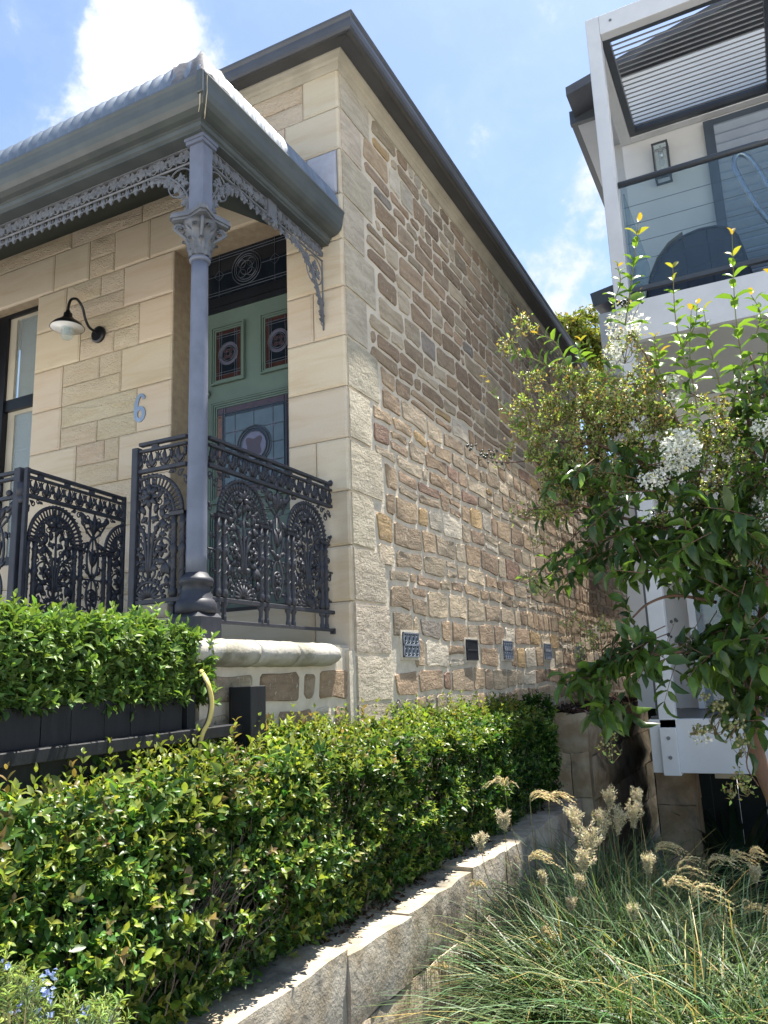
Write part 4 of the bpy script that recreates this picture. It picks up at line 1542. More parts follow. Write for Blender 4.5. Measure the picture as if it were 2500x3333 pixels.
left_rail = thing('iron_railing', 'cast iron railing left of the open gate, its hinge post at the frame edge', 'railing', (-3.345, 2.645, 0), 0, 'verandah cast iron railings')
m = MB().box((-.022, -.02, .17), (.022, .02, 1.115))
m.build('post', IRON, left_rail, local=True, bevel=.003)
m = MB()
m.tube([(.02, -.002, .965), (.02, -.002, 1.035)], .024, 10)
m.tube([(.03, -.004, .93), (.03, -.004, .965)], .018, 8)
m.tube([(.055, -.002, .975), (-.05, -.002, .975)], .012, 6)
m.ball((-.055, -.012, .99), .018, 8, 5)
m.build('hinge', IRON, left_rail, local=True, smooth=True)
for z, h in ((1.098, .008), (1.066, .0065), (.970, .009), (.372, .010)):
    MB().box((-1.2, -.012, z - h), (-.022, .012, z + h)).build('rail', IRON, left_rail, local=True)
bay(left_rail, -.41, (-.28, .281), feet=False, med=(False, True))

# ---- column
CX, CY = -2.232, 2.672
column = thing('verandah_column', 'round blue grey cast iron column with a leafy capital', 'column', (CX, CY, .17))
m = MB().box((CX - .085, CY - .085, .175), (CX + .085, CY + .085, .305))
m.build('plinth', 'iron', column, bevel=.018)
m = MB().lathe([(.083, .305), (.088, .318), (.088, .345), (.078, .362), (.070, .368), (.070, .385), (.064, .392), (.060, .425), (.072, .432), (.075, .444), (.070, .456), (.060, .462), (.047, .48)], CX, CY, 28)
m.build('base_moulding', 'iron', column, smooth=True)
m = MB()
zz = np.linspace(.478, 1.95, 20)
m.lathe([(.0455 - .0065 * ((z - .478) / 1.47) ** 1.2, z) for z in zz], CX, CY, 28)
m.build('shaft', 'post_grey', column, smooth=True)
m = MB()
m.lathe([(.040, 1.943), (.048, 1.948), (.050, 1.956), (.047, 1.964), (.040, 1.968)], CX, CY, 24)
m.build('ring', 'post_grey', column, smooth=True)
m = MB()
m.lathe([(.038, 1.966), (.040, 2.00), (.046, 2.05), (.058, 2.09), (.076, 2.125), (.084, 2.14)], CX, CY, 20)
capital = m.build('capital', 'lace', column, smooth=True)


def acan(m, ang, z0, r0, L, W, curl):
    ca, sa = math.cos(ang), math.sin(ang)
    rows = 7
    vs, fs = [], []
    for i in range(rows):
        t = i / (rows - 1)
        if t < .65:
            r, z = r0 + .010 + .018 * t * t, z0 + L * t
        else:
            q = (t - .65) / .35
            r, z = r0 + .018 + curl * math.sin(q * 1.9), z0 + L * .65 + L * .22 * math.sin(q * 2.6)
        w = W * (.45 + .75 * math.sin(math.pi * min(1, t * .8 + .15))) * (1 - .5 * max(0, t - .7) / .3)
        for s_, dr in ((-1, -.008), (-.45, .006), (0, -.002), (.45, .006), (1, -.008)):
            vs.append((CX + (r + dr) * ca - sa * w * s_, CY + (r + dr) * sa + ca * w * s_, z))
    for i in range(rows - 1):
        for j in range(4):
            fs.append((i * 5 + j, i * 5 + j + 1, (i + 1) * 5 + j + 1, (i + 1) * 5 + j))
    m.add(vs, fs)


for k in range(8):
    m = MB()
    acan(m, rad(45 * k), 1.972, .036, .085, .018, .026)
    m.build('acanthus_leaf', 'lace', capital, smooth=True)
for k in range(8):
    m = MB()
    acan(m, rad(45 * k + 22.5), 2.0, .042, .125, .022, .034)
    m.build('acanthus_leaf', 'lace', capital, smooth=True)
for k in range(4):
    a = rad(45 + 90 * k)
    ca, sa = math.cos(a), math.sin(a)
    m = MB()
    pts = []
    for i in range(30):
        t = i / 29
        th = -math.pi / 2 + t * 3.4 * math.pi
        r = .030 * (1 - t * .75)
        d = .092 + r * math.cos(th)
        pts.append((CX + ca * d, CY + sa * d, 2.105 + r * math.sin(th)))
    m.tube([(CX + ca * .045, CY + sa * .045, 2.02), (CX + ca * .062, CY + sa * .062, 2.06)] + pts[4:], .0085, 6)
    m.build('volute', 'lace', capital, smooth=True)
poly = []
for k in range(4):
    a = rad(45 + 90 * k)
    for da, r in ((-6, .142), (6, .142)):
        poly.append((r * math.cos(a + rad(da)), r * math.sin(a + rad(da))))
    a2 = a + rad(45)
    poly.append((.088 * math.cos(a2), .088 * math.sin(a2)))
m = MB()
for z0, z1, f in ((2.138, 2.150, .92), (2.150, 2.166, 1.0), (2.166, 2.178, .95)):
    m.prism([(x * f, y * f) for x, y in poly], lambda u, v, w: (CX + u, CY + v, w), z0, z1 - .0005)
m.build('abacus', 'lace', capital)
m = MB().box((CX - .042, CY - .042, 2.176), (CX + .042, CY + .042, 2.56))
m.build('upper_post', 'post_grey', column, bevel=.008)
m = MB().box((CX - .052, CY - .052, 2.555), (CX + .052, CY + .052, 2.573)).box((CX - .058, CY - .058, 2.573), (CX + .058, CY + .058, 2.5895))
m.build('post_cap', 'post_grey', column)


# ---- lace: running vine band, hanging fringe, arched brackets
def lace_band(parent, x0, x1, ztop=2.588, zmid=2.502):
    top = MB().box((x0, -.006, ztop - .006), (x1, .006, ztop)).build('top_rail', 'lace', parent, local=True)
    m = MB()
    m.tube([(x0, 0, zmid), (x1, 0, zmid)], .0062, 5)
    m.build('mid_rail', 'lace', parent, local=True)
    m = MB()
    x = x0 + .04
    k = 0
    h = ztop - zmid
    while x < x1 - .02:
        if x + .09 < x1 + .03:
            m.tube(bez((x - .03, 0, zmid + .006), (x - .02, 0, ztop + .01), (x + .045, 0, ztop + .012), (x + .035, 0, zmid + .022)), .0034, 5)
            m.tube(arc(x + .018, zmid + h * .42, h * .26, 30, 330, 10), .003, 4)
        ivy(m, x, zmid + h * .48, 75 + (k % 3) * 20, h * .60)
        if x + .055 < x1:
            ivy(m, x + .052, zmid + h * .42, 110 - (k % 2) * 45, h * .54)
        x += .098
        k += 1
    m.build('vine_band', 'lace', parent, local=True)


def fringe_along(path, step=.058, drop=.040):
    P = np.asarray(path, float)
    d = np.concatenate([[0], np.cumsum(np.linalg.norm(np.diff(P, axis=0), axis=1))])
    s_ = step * .5
    while s_ < d[-1]:
        p = np.array([np.interp(s_, d, P[:, i]) for i in range(3)])
        q = np.array([np.interp(min(s_ + .005, d[-1]), d, P[:, i]) for i in range(3)])
        t = (q - p) / (np.linalg.norm(q - p) + 1e-9)
        nv = np.array([t[2], 0, -t[0]])
        if nv[2] > 0 or (abs(nv[2]) < .2 and False):
            nv = -nv
        yield p, t, nv
        s_ += step


def lace_fringe(parent, path, name='fringe', step=.056, inward=None):
    m = MB()
    for p, t, nv in fringe_along(path, step):
        if inward is not None:
            if np.dot(inward - p, nv) < 0:
                nv = -nv
        for q in (-1, 1):
            a = p + t * q * .005
            m.tube(bez(a, a + nv * .036 + t * q * .005, a + nv * .038 + t * q * .028, a + nv * .014 + t * q * .024, 6), .0034, 4)
        ang = math.degrees(math.atan2(nv[2], nv[0]))
        e = p + nv * .020
        ivy(m, e[0], e[2], ang, .033)
        m.ball((e[0] + t[0] * step * .5 - nv[0] * .006, 0, e[2] + t[2] * step * .5 - nv[2] * .006), .0055, 5, 4)
    m.build(name, 'lace', parent, local=True)


def lace_bracket(parent, xc, zt, w, h, sx):
    """quarter-arch bracket: corner post side at xc, arch springs at zt-h and meets the rail at xc+sx*w"""
    path = [(xc + sx * (w - w * math.cos(t)), 0, zt - h + h * math.sin(t)) for t in np.linspace(0.05, math.pi / 2, 18)]
    m = MB()
    m.tube(path, .0062, 5)
    m.tube([(xc + sx * .004, 0, zt - h - .01), (xc + sx * .004, 0, zt)], .005, 5)
    m.build('arch_rib', 'lace', parent, local=True)
    lace_fringe(parent, path, 'fringe', .052, inward=np.array([xc + sx * w, 0, zt - h]))
    m = MB()
    r = min(w, h) * .26
    cx, cz = xc + sx * (r * .95 + .01), zt - r - .012
    m.tube(arc(cx, cz, r, 0, 360, 20)[:-1], .0042, 5, closed=True)
    m.tube(bez((cx + r * .7, 0, cz), (cx + r * .2, 0, cz + r * .9), (cx - r * .8, 0, cz + r * .3), (cx - r * .2, 0, cz - r * .3)), .0036, 5)
    for a in (90, 200, 320):
        ivy(m, cx + .25 * r * math.cos(rad(a)), cz + .25 * r * math.sin(rad(a)), a, r * .52)
    ivy(m, xc + sx * w * .52, zt - h * .16, 10 if sx > 0 else 170, r * .7)
    ivy(m, xc + sx * w * .10, zt - h * .62, -80, r * .7)
    ivy(m, xc + sx * w * .07, zt - h * .80, -90, r * .5)
    m.tube(bez((cx + sx * r, 0, cz), (xc + sx * w * .6, 0, zt - h * .2), (xc + sx * w * .7, 0, zt - .02), (xc + sx * w * .85, 0, zt - .012)), .0034, 5)
    m.tube(bez((cx, 0, cz - r), (xc + sx * w * .22, 0, zt - h * .6), (xc + sx * w * .08, 0, zt - h * .6), (xc + sx * .02, 0, zt - h * .85)), .0034, 5)
    m.build('spandrel_scroll', 'lace', parent, local=True)


front_lace = thing('iron_lace', 'grey iron ivy lace hanging along the verandah front left of the column', 'iron lace', (CX - .045, CY, 0), math.pi, 'iron lace under the verandah beam')
# local x runs towards -X here
lace_band(front_lace, 0.0, 3.2)
lace_fringe(front_lace, [(.29, 0, 2.494), (3.2, 0, 2.494)])
lace_bracket(front_lace, 0.0, 2.50, .29, .33, 1)
side_lace = thing('iron_lace', 'grey iron ivy lace on the verandah end between the column and the stone corner', 'iron lace', (-2.225, CY + .045, 0), rad(90), 'iron lace under the verandah beam')
LS = YF - CY - .052
lace_band(side_lace, 0.0, .49)
lace_band(side_lace, .57, LS)
lace_fringe(side_lace, [(.26, 0, 2.494), (.80, 0, 2.494)])
lace_bracket(side_lace, 0.0, 2.50, .27, .32, 1)
lace_bracket(side_lace, LS, 2.50, .34, .44, -1)
m = MB().box((.49, -.014, 2.46), (.57, .014, 2.59))
for k in range(5):
    petal(m, .53, 2.485, -90 + (k - 2) * 40, .05, .022, -.012, .005, .012, .006)
m.build('centre_block', 'lace', side_lace, local=True)

# ---- barn light on the pier
LX = -4.066
lamp = thing('wall_lamp', 'black gooseneck barn lamp with a clear glass jar on the sandstone pier', 'lamp', (LX, YF, 2.46))
m = MB()
m.tube([(LX, YF - .006, 2.462), (LX, YF - .022, 2.462), (LX, YF - .03, 2.462)], [.062, .062, .05], 24)
m.build('rose', 'lampblack', lamp, smooth=False)
m = MB()
m.tube(smoothpath([(LX, YF - .03, 2.475), (LX - .005, YF - .09, 2.485), (LX, YF - .135, 2.53), (LX, YF - .165, 2.605), (LX, YF - .215, 2.645), (LX, YF - .265, 2.62), (LX, YF - .283, 2.565), (LX, YF - .285, 2.52)], 5), .0095, 8)
m.build('gooseneck', 'lampblack', lamp, smooth=True)
sy, sz = YF - .285, 2.43
m = MB().lathe([(.014, sz + .10), (.016, sz + .085), (.028, sz + .08), (.030, sz + .05), (.040, sz + .045), (.042, sz + .03), (.050, sz + .026)], LX, sy, 20)
m.build('socket', 'lampblack', lamp, smooth=True)
m = MB().lathe([(.040, sz + .034), (.060, sz + .028), (.090, sz + .006), (.112, sz - .022), (.113, sz - .026), (.111, sz - .0255), (.089, sz + .003), (.058, sz + .022), (.02, sz + .026)], LX, sy, 32)
m.build('shade', 'lampblack', lamp, smooth=True)
m = MB().lathe([(.1085, sz - .0262), (.088, sz + .0005), (.057, sz + .0195), (.021, sz + .0235)], LX, sy, 32)
m.build('shade_lining', 'lampwhite', lamp, smooth=True)
m = MB().lathe([(.040, sz + .012), (.041, sz - .05), (.039, sz - .085), (.028, sz - .105), (.010, sz - .112)], LX, sy, 24)
m.build('glass_jar', 'lampglass', lamp, smooth=True)
m = MB().ball((LX, sy, sz - .04), .022, 12, 8, (1, 1, 1.3))
m.build('bulb', 'lampglass', lamp, smooth=True)

# ---- house number 6
num = MB()


def six(t):
    pts = []
    for a in np.linspace(rad(40), rad(200), 14):
        pts.append((.012 + .030 * math.cos(a), .058 + .030 * math.sin(a) * .85))
    return pts


def band(m, ctr, wid, fr, w0, w1):
    P = np.asarray(ctr, float)
    T = np.gradient(P, axis=0)
    T /= np.linalg.norm(T, axis=1)[:, None] + 1e-9
    Nn = np.stack([-T[:, 1], T[:, 0]], 1)
    wd = np.asarray(wid)[:, None] / 2
    A, B = P + Nn * wd, P - Nn * wd
    n = len(P)
    vs = [fr(*p, w0) for p in A] + [fr(*p, w0) for p in B] + [fr(*p, w1) for p in A] + [fr(*p, w1) for p in B]
    fs = []
    for i in range(n - 1):
        fs += [(2 * n + i, 2 * n + i + 1, 3 * n + i + 1, 3 * n + i), (i, n + i, n + i + 1, i + 1), (i, i + 1, 2 * n + i + 1, 2 * n + i), (n + i, 3 * n + i, 3 * n + i + 1, n + i + 1)]
    fs += [(0, 2 * n, 3 * n, n), (n - 1, 2 * n - 1, 4 * n - 1, 3 * n - 1)]
    m.add(vs, fs)


NX, NZ = -3.66, 1.838
fnum = lambda u, v, w: (NX + u * 1.12, YF - .006 - w, NZ + v * 1.06)
th = np.linspace(rad(150), rad(150 + 360), 29)
loop = [(.030 * math.cos(a), -.040 + .040 * math.sin(a)) for a in th]
stem6 = [(.028, .070), (.016, .083), (.000, .084), (-.014, .070), (-.024, .045), (-.030, .010), (-.0315, -.030)]
s6 = smoothpath([(a, b, 0) for a, b in stem6], 5)[:, :2]
num.colored = False
band(num, s6, np.interp(np.linspace(0, 1, len(s6)), [0, .15, .5, 1], [.020, .018, .026, .028]), fnum, 0, .0085)
band(num, loop, np.full(len(loop), .026), fnum, 0, .008)
num.prism([(.028 + .012 * math.cos(a), .066 + .012 * math.sin(a)) for a in np.linspace(0, 2 * math.pi, 15)[:-1]], fnum, 0, .0075)
o = num.build('house_number', 'number')
tag(o, 'steel house numeral 6 fixed to the sandstone pier', 'house number')


# ------------------------------------------------------------------ garden walls
def sblock(fr, u0, u1, v0, v1, parent, col, back, mat='weathered', bulge=.014, bev=.016, proud=.0):
    rockblock(fr, u0, u1, v0, v1, back, bulge, stone_col(col, .14), gap=.004, base=proud + random.uniform(-.010, .010), edge=bev, topj=.008).build('stone', mat, parent, smooth=40)


RX = -1.65
ret = thing('retaining_wall', 'low weathered sandstone retaining wall edging the clipped hedge bed', 'wall', (RX - .15, 3.5, -1.8))
MB().box((RX - .26, 1.0, -1.8), (RX - .03, 6.86, -1.06)).build('wall_core', 'mortar', ret)
f_ret = lambda u, v, w: (RX + w, u, v)
u = 1.05
k = 0
while u < 6.80:
    L = [.62, .50, .72, .58, .80, .55][k % 6]
    e = min(u + L, 6.87)
    if 6.87 - e < .25:
        e = 6.87
    sblock(f_ret, u, e, -1.30, -1.02 + random.uniform(-.012, .012), ret, (.47, .43, .37), .30, bulge=.012)
    u = e
    k += 1
for r, (v0, v1) in enumerate(((-1.56, -1.30), (-1.82, -1.56))):
    u = 1.0 + .3 * r
    while u < 6.8:
        e = min(u + random.uniform(.35, .7), 6.86)
        sblock(f_ret, u, e, v0, v1, ret, (.62, .545, .44), .1, bulge=.016)
        u = e

far = thing('raised_bed_wall', 'tall shaded sandstone block wall holding the mulched bed beside the cottage', 'wall', (-1.7, 7.5, -1.8))
FX, FY = -1.585, 6.90
MB().box((-2.08, FY + .03, -1.8), (FX - .03, 10.4, -.37)).build('wall_core', 'mortar', far)
f_fx = lambda u, v, w: (u, FY - w, v)
f_fs = lambda u, v, w: (FX + w, u, v)
for v0, v1, cuts in ((-.66, -.335, (-2.10, -1.86, FX)), (-1.02, -.66, (-2.10, -1.74, FX)), (-1.34, -1.02, (-2.1, -1.9, FX)), (-1.8, -1.34, (-2.1, FX))):
    for a, b in zip(cuts[:-1], cuts[1:]):
        sblock(f_fx, a, b, v0, v1, far, (.50, .425, .31), .1, bulge=.025)
for v0, v1, off in ((-.70, -.335, .0), (-1.05, -.70, .3), (-1.42, -1.05, .1), (-1.80, -1.42, .4)):
    u = FY + .10
    first = True
    while u < 10.2:
        e = min(u + (off + .3 if first and off else random.uniform(.55, .95)), 10.3)
        sblock(f_fs, u, e, v0, v1, far, (.58, .48, .36), .09, bulge=.045, bev=.03)
        u = e
        first = False
# mulch
ms = []
n = 5200
P = np.stack([rng.uniform(-2.08, FX - .02, n), FY + .02 + 3.4 * rng.random(n) ** 1.3, np.full(n, -.345) + rng.uniform(0, .03, n)], 1)
A = unit(np.stack([rng.normal(size=n), rng.normal(size=n), rng.normal(size=n) * .35], 1))
Nn = np.stack([rng.normal(size=n) * .4, rng.normal(size=n) * .4, np.ones(n)], 1)
cl = jit((.075, .048, .034), .45, n)
peb = rng.random(n) < .05
cl[peb] = jit((.42, .38, .32), .2, peb.sum())
V, lo, si, C = leaves(P, A, Nn, rng.uniform(.02, .055, n), .45, cl)
bedm = MB().box((-2.085, FY + .03, -.40), (FX - .01, 10.3, -.345)).build('mulch_bed', 'soil')
tag(bedm, kind='structure')
tag(put('bark_mulch', np_mesh('bark_mulch', V, lo, si, C, False), 'mulch'), 'loose dark bark chips with pale pebbles on the raised bed', 'mulch', kind='stuff')
# leaf litter under the hedge
n = 2500
P = np.stack([rng.uniform(-1.98, -1.80, n), rng.uniform(1.1, 6.8, n), np.full(n, -1.055) + rng.uniform(0, .03, n)], 1)
A = unit(np.stack([rng.normal(size=n), rng.normal(size=n), rng.normal(size=n) * .3], 1))
V, lo, si, C = leaves(P, A, np.stack([rng.normal(size=n) * .4, rng.normal(size=n) * .4, np.ones(n)], 1), rng.uniform(.02, .045, n), .5, jit((.12, .065, .035), .4, n))
tag(put('leaf_litter', np_mesh('leaf_litter', V, lo, si, C, False), 'mulch'), 'brown fallen leaves on the soil below the hedge', 'leaf litter', kind='stuff')

# ------------------------------------------------------------------ black timber planter, post and hose
planter = thing('timber_planter', 'black timber board planter holding the bright green hedge', 'planter', (-2.2, 2.0, -.5))
PX = -2.05
ys_ = [1.59, 1.745, 1.86, 2.00, 2.12, 2.265, 2.385]
for i, (a, b) in enumerate(zip(ys_[:-1], ys_[1:])):
    MB().box((PX - .022, a + .0015, -1.06), (PX + random.uniform(0, .004), b - .0015, -.042 + i * .004 + random.uniform(-.006, .006))).build('board', 'blacktimber', planter, bevel=.002)
MB().box((PX - .02, 2.40, -1.06), (PX + .012, 2.445, -.028)).build('board', 'blacktimber', planter, bevel=.002)
m = MB()
m.hexa([(PX + .004, 1.2, -.205), (PX + .055, 1.2, -.205), (PX + .055, 2.70, -.195), (PX + .004, 2.70, -.195), (PX + .004, 1.2, -.165), (PX + .055, 1.2, -.165), (PX + .055, 2.70, -.150), (PX + .004, 2.70, -.150)])
m.build('rail', 'blacktimber', planter, bevel=.003)
MB().box((-2.42, 1.0, -1.06), (PX - .03, 2.46, -.10)).build('soil_fill', 'soil', planter)
MB().box((-2.44, 1.3, -.62), (-2.42, 2.46, -.05)).build('back_board', 'blacktimber', planter)
post = thing('timber_post', 'short square black timber post in front of the rubble base wall', 'post', (-1.99, 2.75, -1.06))
MB().box((-2.055, 2.685, -1.06), (-1.955, 2.79, -.004)).build('post_core', 'blacktimber', post, bevel=.003)
MB().box((-2.078, 2.70, -1.06), (-2.056, 2.775, -.006)).build('packer', 'blacktimber', post, bevel=.002)

hose_pts = smoothpath([onx(655, 2185, -2.03), onx(676, 2225, -1.97), onx(689, 2285, -1.96), onx(680, 2345, -1.965), onx(655, 2400, -1.98), (-1.99, 2.40, -.30)], 6)
hose = thing('garden_hose', 'yellow and black garden hose looping out of the planter hedge', 'hose', tuple(hose_pts[-1]))
hm = MB().tube(hose_pts, .0095, 10).build('tube', 'hose_y', hose, smooth=True)
MB().tube([p + np.array((-.0045, -.0068, 0.0)) for p in hose_pts], .0046, 6).build('stripe', 'hose_b', hose, smooth=True)

# ------------------------------------------------------------------ hedges
LEAFCACHE = {}


def leaf_mesh(kind, col, wr, curl=1.0, tmpl=LEAF_HI):
    key = (kind, tuple(np.round(col, 3)), wr, curl)
    if key not in LEAFCACHE:
        V, lo, si, C = leaves([(0, 0, 0)], [(1, 0, 0)], [(0, 0, 1)], [1.0], wr, [col], tmpl, [curl])
        me = np_mesh('leaf', V, lo, si, C)
        me.materials.append(M[kind])
        LEAFCACHE[key] = me
    return LEAFCACHE[key]


def leaf_objs(P, A, Nn, L, wr, cols, kind, parent, curl=1.0):
    """each leaf an object of its own sharing a few meshes"""
    A = unit(np.asarray(A, float))
    S = unit(np.cross(A, Nn))
    N2 = np.cross(S, A)
    inv = MW[parent].inverted()
    for p, a, s_, n_, l, c in zip(P, A, S, N2, L, cols):
        o = bpy.data.objects.new('leaf', leaf_mesh(kind, c, wr, curl))
        COL.objects.link(o)
        o.parent = parent
        o.matrix_parent_inverse = inv
        o.matrix_basis = Matrix(((a[0] * l, s_[0] * l, n_[0] * l, p[0]), (a[1] * l, s_[1] * l, n_[1] * l, p[1]), (a[2] * l, s_[2] * l, n_[2] * l, p[2]), (0, 0, 0, 1)))


def sprigs(base, nrm, n_pair, length, leafL, spread=.75, up=.6, rnd=.45, droop=0.0):
    """opposite leaf pairs along short shoots; returns P, A, N, L, t (0 base .. 1 tip)"""
    n = len(base)
    d = unit(nrm * 1.0 + np.array([0, 0, up]) + rng.normal(size=(n, 3)) * rnd)
    lng = np.asarray(length) * np.ones(n)
    s0 = unit(np.cross(d, rng.normal(size=(n, 3))))
    Ps, As, Ns, Ls, Ts = [], [], [], [], []
    for k in range(n_pair):
        t = (k + .6) / n_pair
        c, s_ = math.cos(k * 1.4), math.sin(k * 1.4)
        s1 = s0 * c + np.cross(d, s0) * s_
        for q in (-1, 1):
            Ps.append(base + d * (lng * t)[:, None])
            ax = unit(d * (.35 + .75 * t) + s1 * q * spread + rng.normal(size=(n, 3)) * .18 - np.array([0, 0, droop]))
            As.append(ax)
            Ns.append(unit(d + rng.normal(size=(n, 3)) * .35 + np.array([0, 0, .35])))
            Ls.append(leafL * (1.05 - .35 * t) * rng.uniform(.7, 1.25, n))
            Ts.append(np.full(n, t))
    return [np.concatenate(x) for x in (Ps, As, Ns, Ls, Ts)]


def wob(p, s=3.0, seed=0.0):
    x, y, z = p[:, 0] * s, p[:, 1] * s, p[:, 2] * s
    return (np.sin(x * 1.7 + y * 2.1 + seed) + np.sin(y * 3.3 - z * 2.7 + seed * 2) + np.sin(z * 4.1 + x * 2.9 + seed * 3) + .6 * np.sin(y * 7.7 + z * 6.1 + seed)) / 3.6


hedge = thing('clipped_hedge', 'long clipped lilly pilly hedge with yellow green tips above the retaining wall', 'hedge', (-1.9, 3.6, -1.06))


def h_top(x, y):
    t = np.clip((x + 2.03) / .25, 0, 1)
    return -.225 - .03 * np.exp(-((y - 1.6) / .6) ** 2) * 3 - .15 * t ** 1.5 - .06 * np.clip((y - 5.6) / .8, 0, 1) ** 2


n1 = 5200
y = 1.0 + 5.45 * rng.random(n1) ** 1.35
z = rng.uniform(-1.02, -.30, n1)
fb = np.stack([np.full(n1, -1.775), y, z], 1)
fb[:, 0] += .055 * np.clip((3.3 - y) / 1.2, 0, 1) * np.clip((-.3 - z) / .25, .25, 1) + .060 * wob(fb, 2.4, 1.0) + .03 * wob(fb, 6.0, 4.0) - .05 * np.clip((-.45 - z) / -.2, 0, 0) - .10 * np.clip((-.70 - z) / .3, 0, 1) - .11 * rng.random(n1) ** 1.5
fn = np.tile([1.0, -.15, .1], (n1, 1))
n2 = 2900
x = rng.uniform(-2.03, -1.73, n2)
y = 1.0 + 5.45 * rng.random(n2) ** 1.3
tb = np.stack([x, y, h_top(x, y)], 1)
tb[:, 2] += .060 * wob(tb, 2.0, 2.0) + .035 * wob(tb, 5.5, 5.0) - .07 * rng.random(n2) ** 1.5
tn = np.stack([np.clip((x + 1.9) * 3, 0, .7), np.zeros(n2), np.ones(n2)], 1)
n3 = 500
eb = np.stack([rng.uniform(-2.0, -1.76, n3), np.full(n3, 6.45), rng.uniform(-1.0, -.2, n3)], 1)
eb[:, 1] += .04 * wob(eb, 4, 3)
en = np.tile([.3, 1.0, .1], (n3, 1))
base = np.concatenate([fb, tb, eb])
nrm = np.concatenate([fn, tn, en])
istop = np.concatenate([np.zeros(n1), np.ones(n2), np.zeros(n3)])
P, A, Nn, L, T = sprigs(base, nrm, 4, rng.uniform(.03, .10, len(base)), .041, .8, .75, .5)
keepb = ~((((base[:, 1] - 2.2) / .42) ** 2 + ((base[:, 2] + .76) / .16) ** 2 < 1) & (rng.random(len(base)) < .35))
bsz = np.tile(rng.uniform(.72, 1.25, len(base)), 8)
kp = np.tile(keepb, 8)
rep = len(P) // len(base)
top = np.tile(istop, rep)
shoot = np.tile(rng.random(len(base)), rep)
C = np.empty((len(P), 3))
old = jit((.060, .125, .028), .25, len(P))
mid = jit((.115, .205, .038), .25, len(P))
new = jit((.29, .33, .065), .22, len(P))
bronze = jit((.25, .19, .09), .25, len(P))
C[:] = old
m1 = (T > .3) & (shoot > .25)
C[m1] = mid[m1]
m2 = (T > .6) & (shoot > .35 - .25 * top)
C[m2] = new[m2]
m3 = (T > .55) & (shoot > .94)
C[m3] = bronze[m3]
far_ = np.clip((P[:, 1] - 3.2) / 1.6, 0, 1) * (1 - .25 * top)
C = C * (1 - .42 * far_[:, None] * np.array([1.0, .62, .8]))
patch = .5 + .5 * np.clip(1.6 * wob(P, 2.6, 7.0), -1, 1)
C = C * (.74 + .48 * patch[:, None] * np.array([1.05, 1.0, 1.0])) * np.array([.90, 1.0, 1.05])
L = bsz * L * (1 + .15 * rng.normal(size=len(L))) * (.9 + .3 * np.clip(wob(P, 4.0, 9.0), -1, 1))
n5 = 230
xs5 = rng.uniform(-2.03, -1.74, n5)
ys5 = 1.05 + 5.2 * rng.random(n5) ** 1.2
sb = np.stack([xs5, ys5, h_top(xs5, ys5) - .02], 1)
P5, A5, N5, L5, T5 = sprigs(sb, np.tile([.2, 0, 1.0], (n5, 1)), 5, rng.uniform(.08, .17, n5), .036, .6, 1.0, .35)
C5 = jit((.24, .29, .065), .2, len(P5))
pk = np.tile(rng.random(n5) < .12, 10)
C5[pk] = jit((.27, .21, .09), .2, pk.sum())
P, A, Nn, L, C, T = (np.concatenate(q) for q in ((P[kp], P5), (A[kp], A5), (Nn[kp], N5), (L[kp], L5), (C[kp], C5), (T[kp], T5)))
near = np.argsort(np.linalg.norm(P, axis=1) + 3 * (rng.random(len(P)) > .35))[:260]
msk = np.ones(len(P), bool)
msk[near] = False
palette = [np.array(c) for c in ((.06, .125, .028), (.115, .205, .038), (.26, .31, .065), (.25, .19, .09), (.085, .16, .034))]
qc = [palette[int(np.argmin([np.abs(np.log(c / p)).sum() for p in palette]))] for c in C[near]]
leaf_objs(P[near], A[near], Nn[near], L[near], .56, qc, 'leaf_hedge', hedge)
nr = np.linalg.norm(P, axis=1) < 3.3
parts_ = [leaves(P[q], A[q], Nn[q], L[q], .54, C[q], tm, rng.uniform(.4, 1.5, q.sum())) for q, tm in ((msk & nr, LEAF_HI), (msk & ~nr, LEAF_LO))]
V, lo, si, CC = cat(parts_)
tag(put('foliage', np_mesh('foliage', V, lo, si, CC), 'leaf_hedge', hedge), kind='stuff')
# deeper, darker leaves
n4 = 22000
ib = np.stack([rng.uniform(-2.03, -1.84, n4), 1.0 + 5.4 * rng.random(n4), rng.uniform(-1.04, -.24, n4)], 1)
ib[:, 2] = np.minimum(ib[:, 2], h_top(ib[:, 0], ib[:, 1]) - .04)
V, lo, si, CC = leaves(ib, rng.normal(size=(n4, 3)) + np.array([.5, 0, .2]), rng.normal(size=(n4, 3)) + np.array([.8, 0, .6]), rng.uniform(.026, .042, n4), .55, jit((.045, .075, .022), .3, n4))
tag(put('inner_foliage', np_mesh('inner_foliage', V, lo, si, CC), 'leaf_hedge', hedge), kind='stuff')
m = MB()
for k in range(150):
    yb = 1.1 + 5.2 * random.random() ** 1.3
    p0 = np.array([random.uniform(-1.95, -1.86), yb, -1.05])
    p3 = np.array([random.uniform(-1.86, -1.755), yb + random.uniform(-.25, .25), random.uniform(-.75, -.38)])
    m.tube(bez(p0, p0 + [0, random.uniform(-.05, .05), .2], p3 - [.03, 0, .15], p3, 6), np.linspace(.0048, .0014, 7), 4)
for k in range(90):   # the bare patch
    yb = random.gauss(2.15, .22)
    p0 = np.array([random.uniform(-1.84, -1.77), yb, random.uniform(-.95, -.7)])
    p3 = p0 + [random.uniform(.02, .07), random.uniform(-.05, .22), random.uniform(.06, .22)]
    m.tube([p0, (p0 + p3) / 2 + np.array([.01, random.uniform(-.02, .02), 0]), p3], [.0028, .002, .0012], 4)
tag(m.build('twigs', 'twig', hedge), kind='stuff')
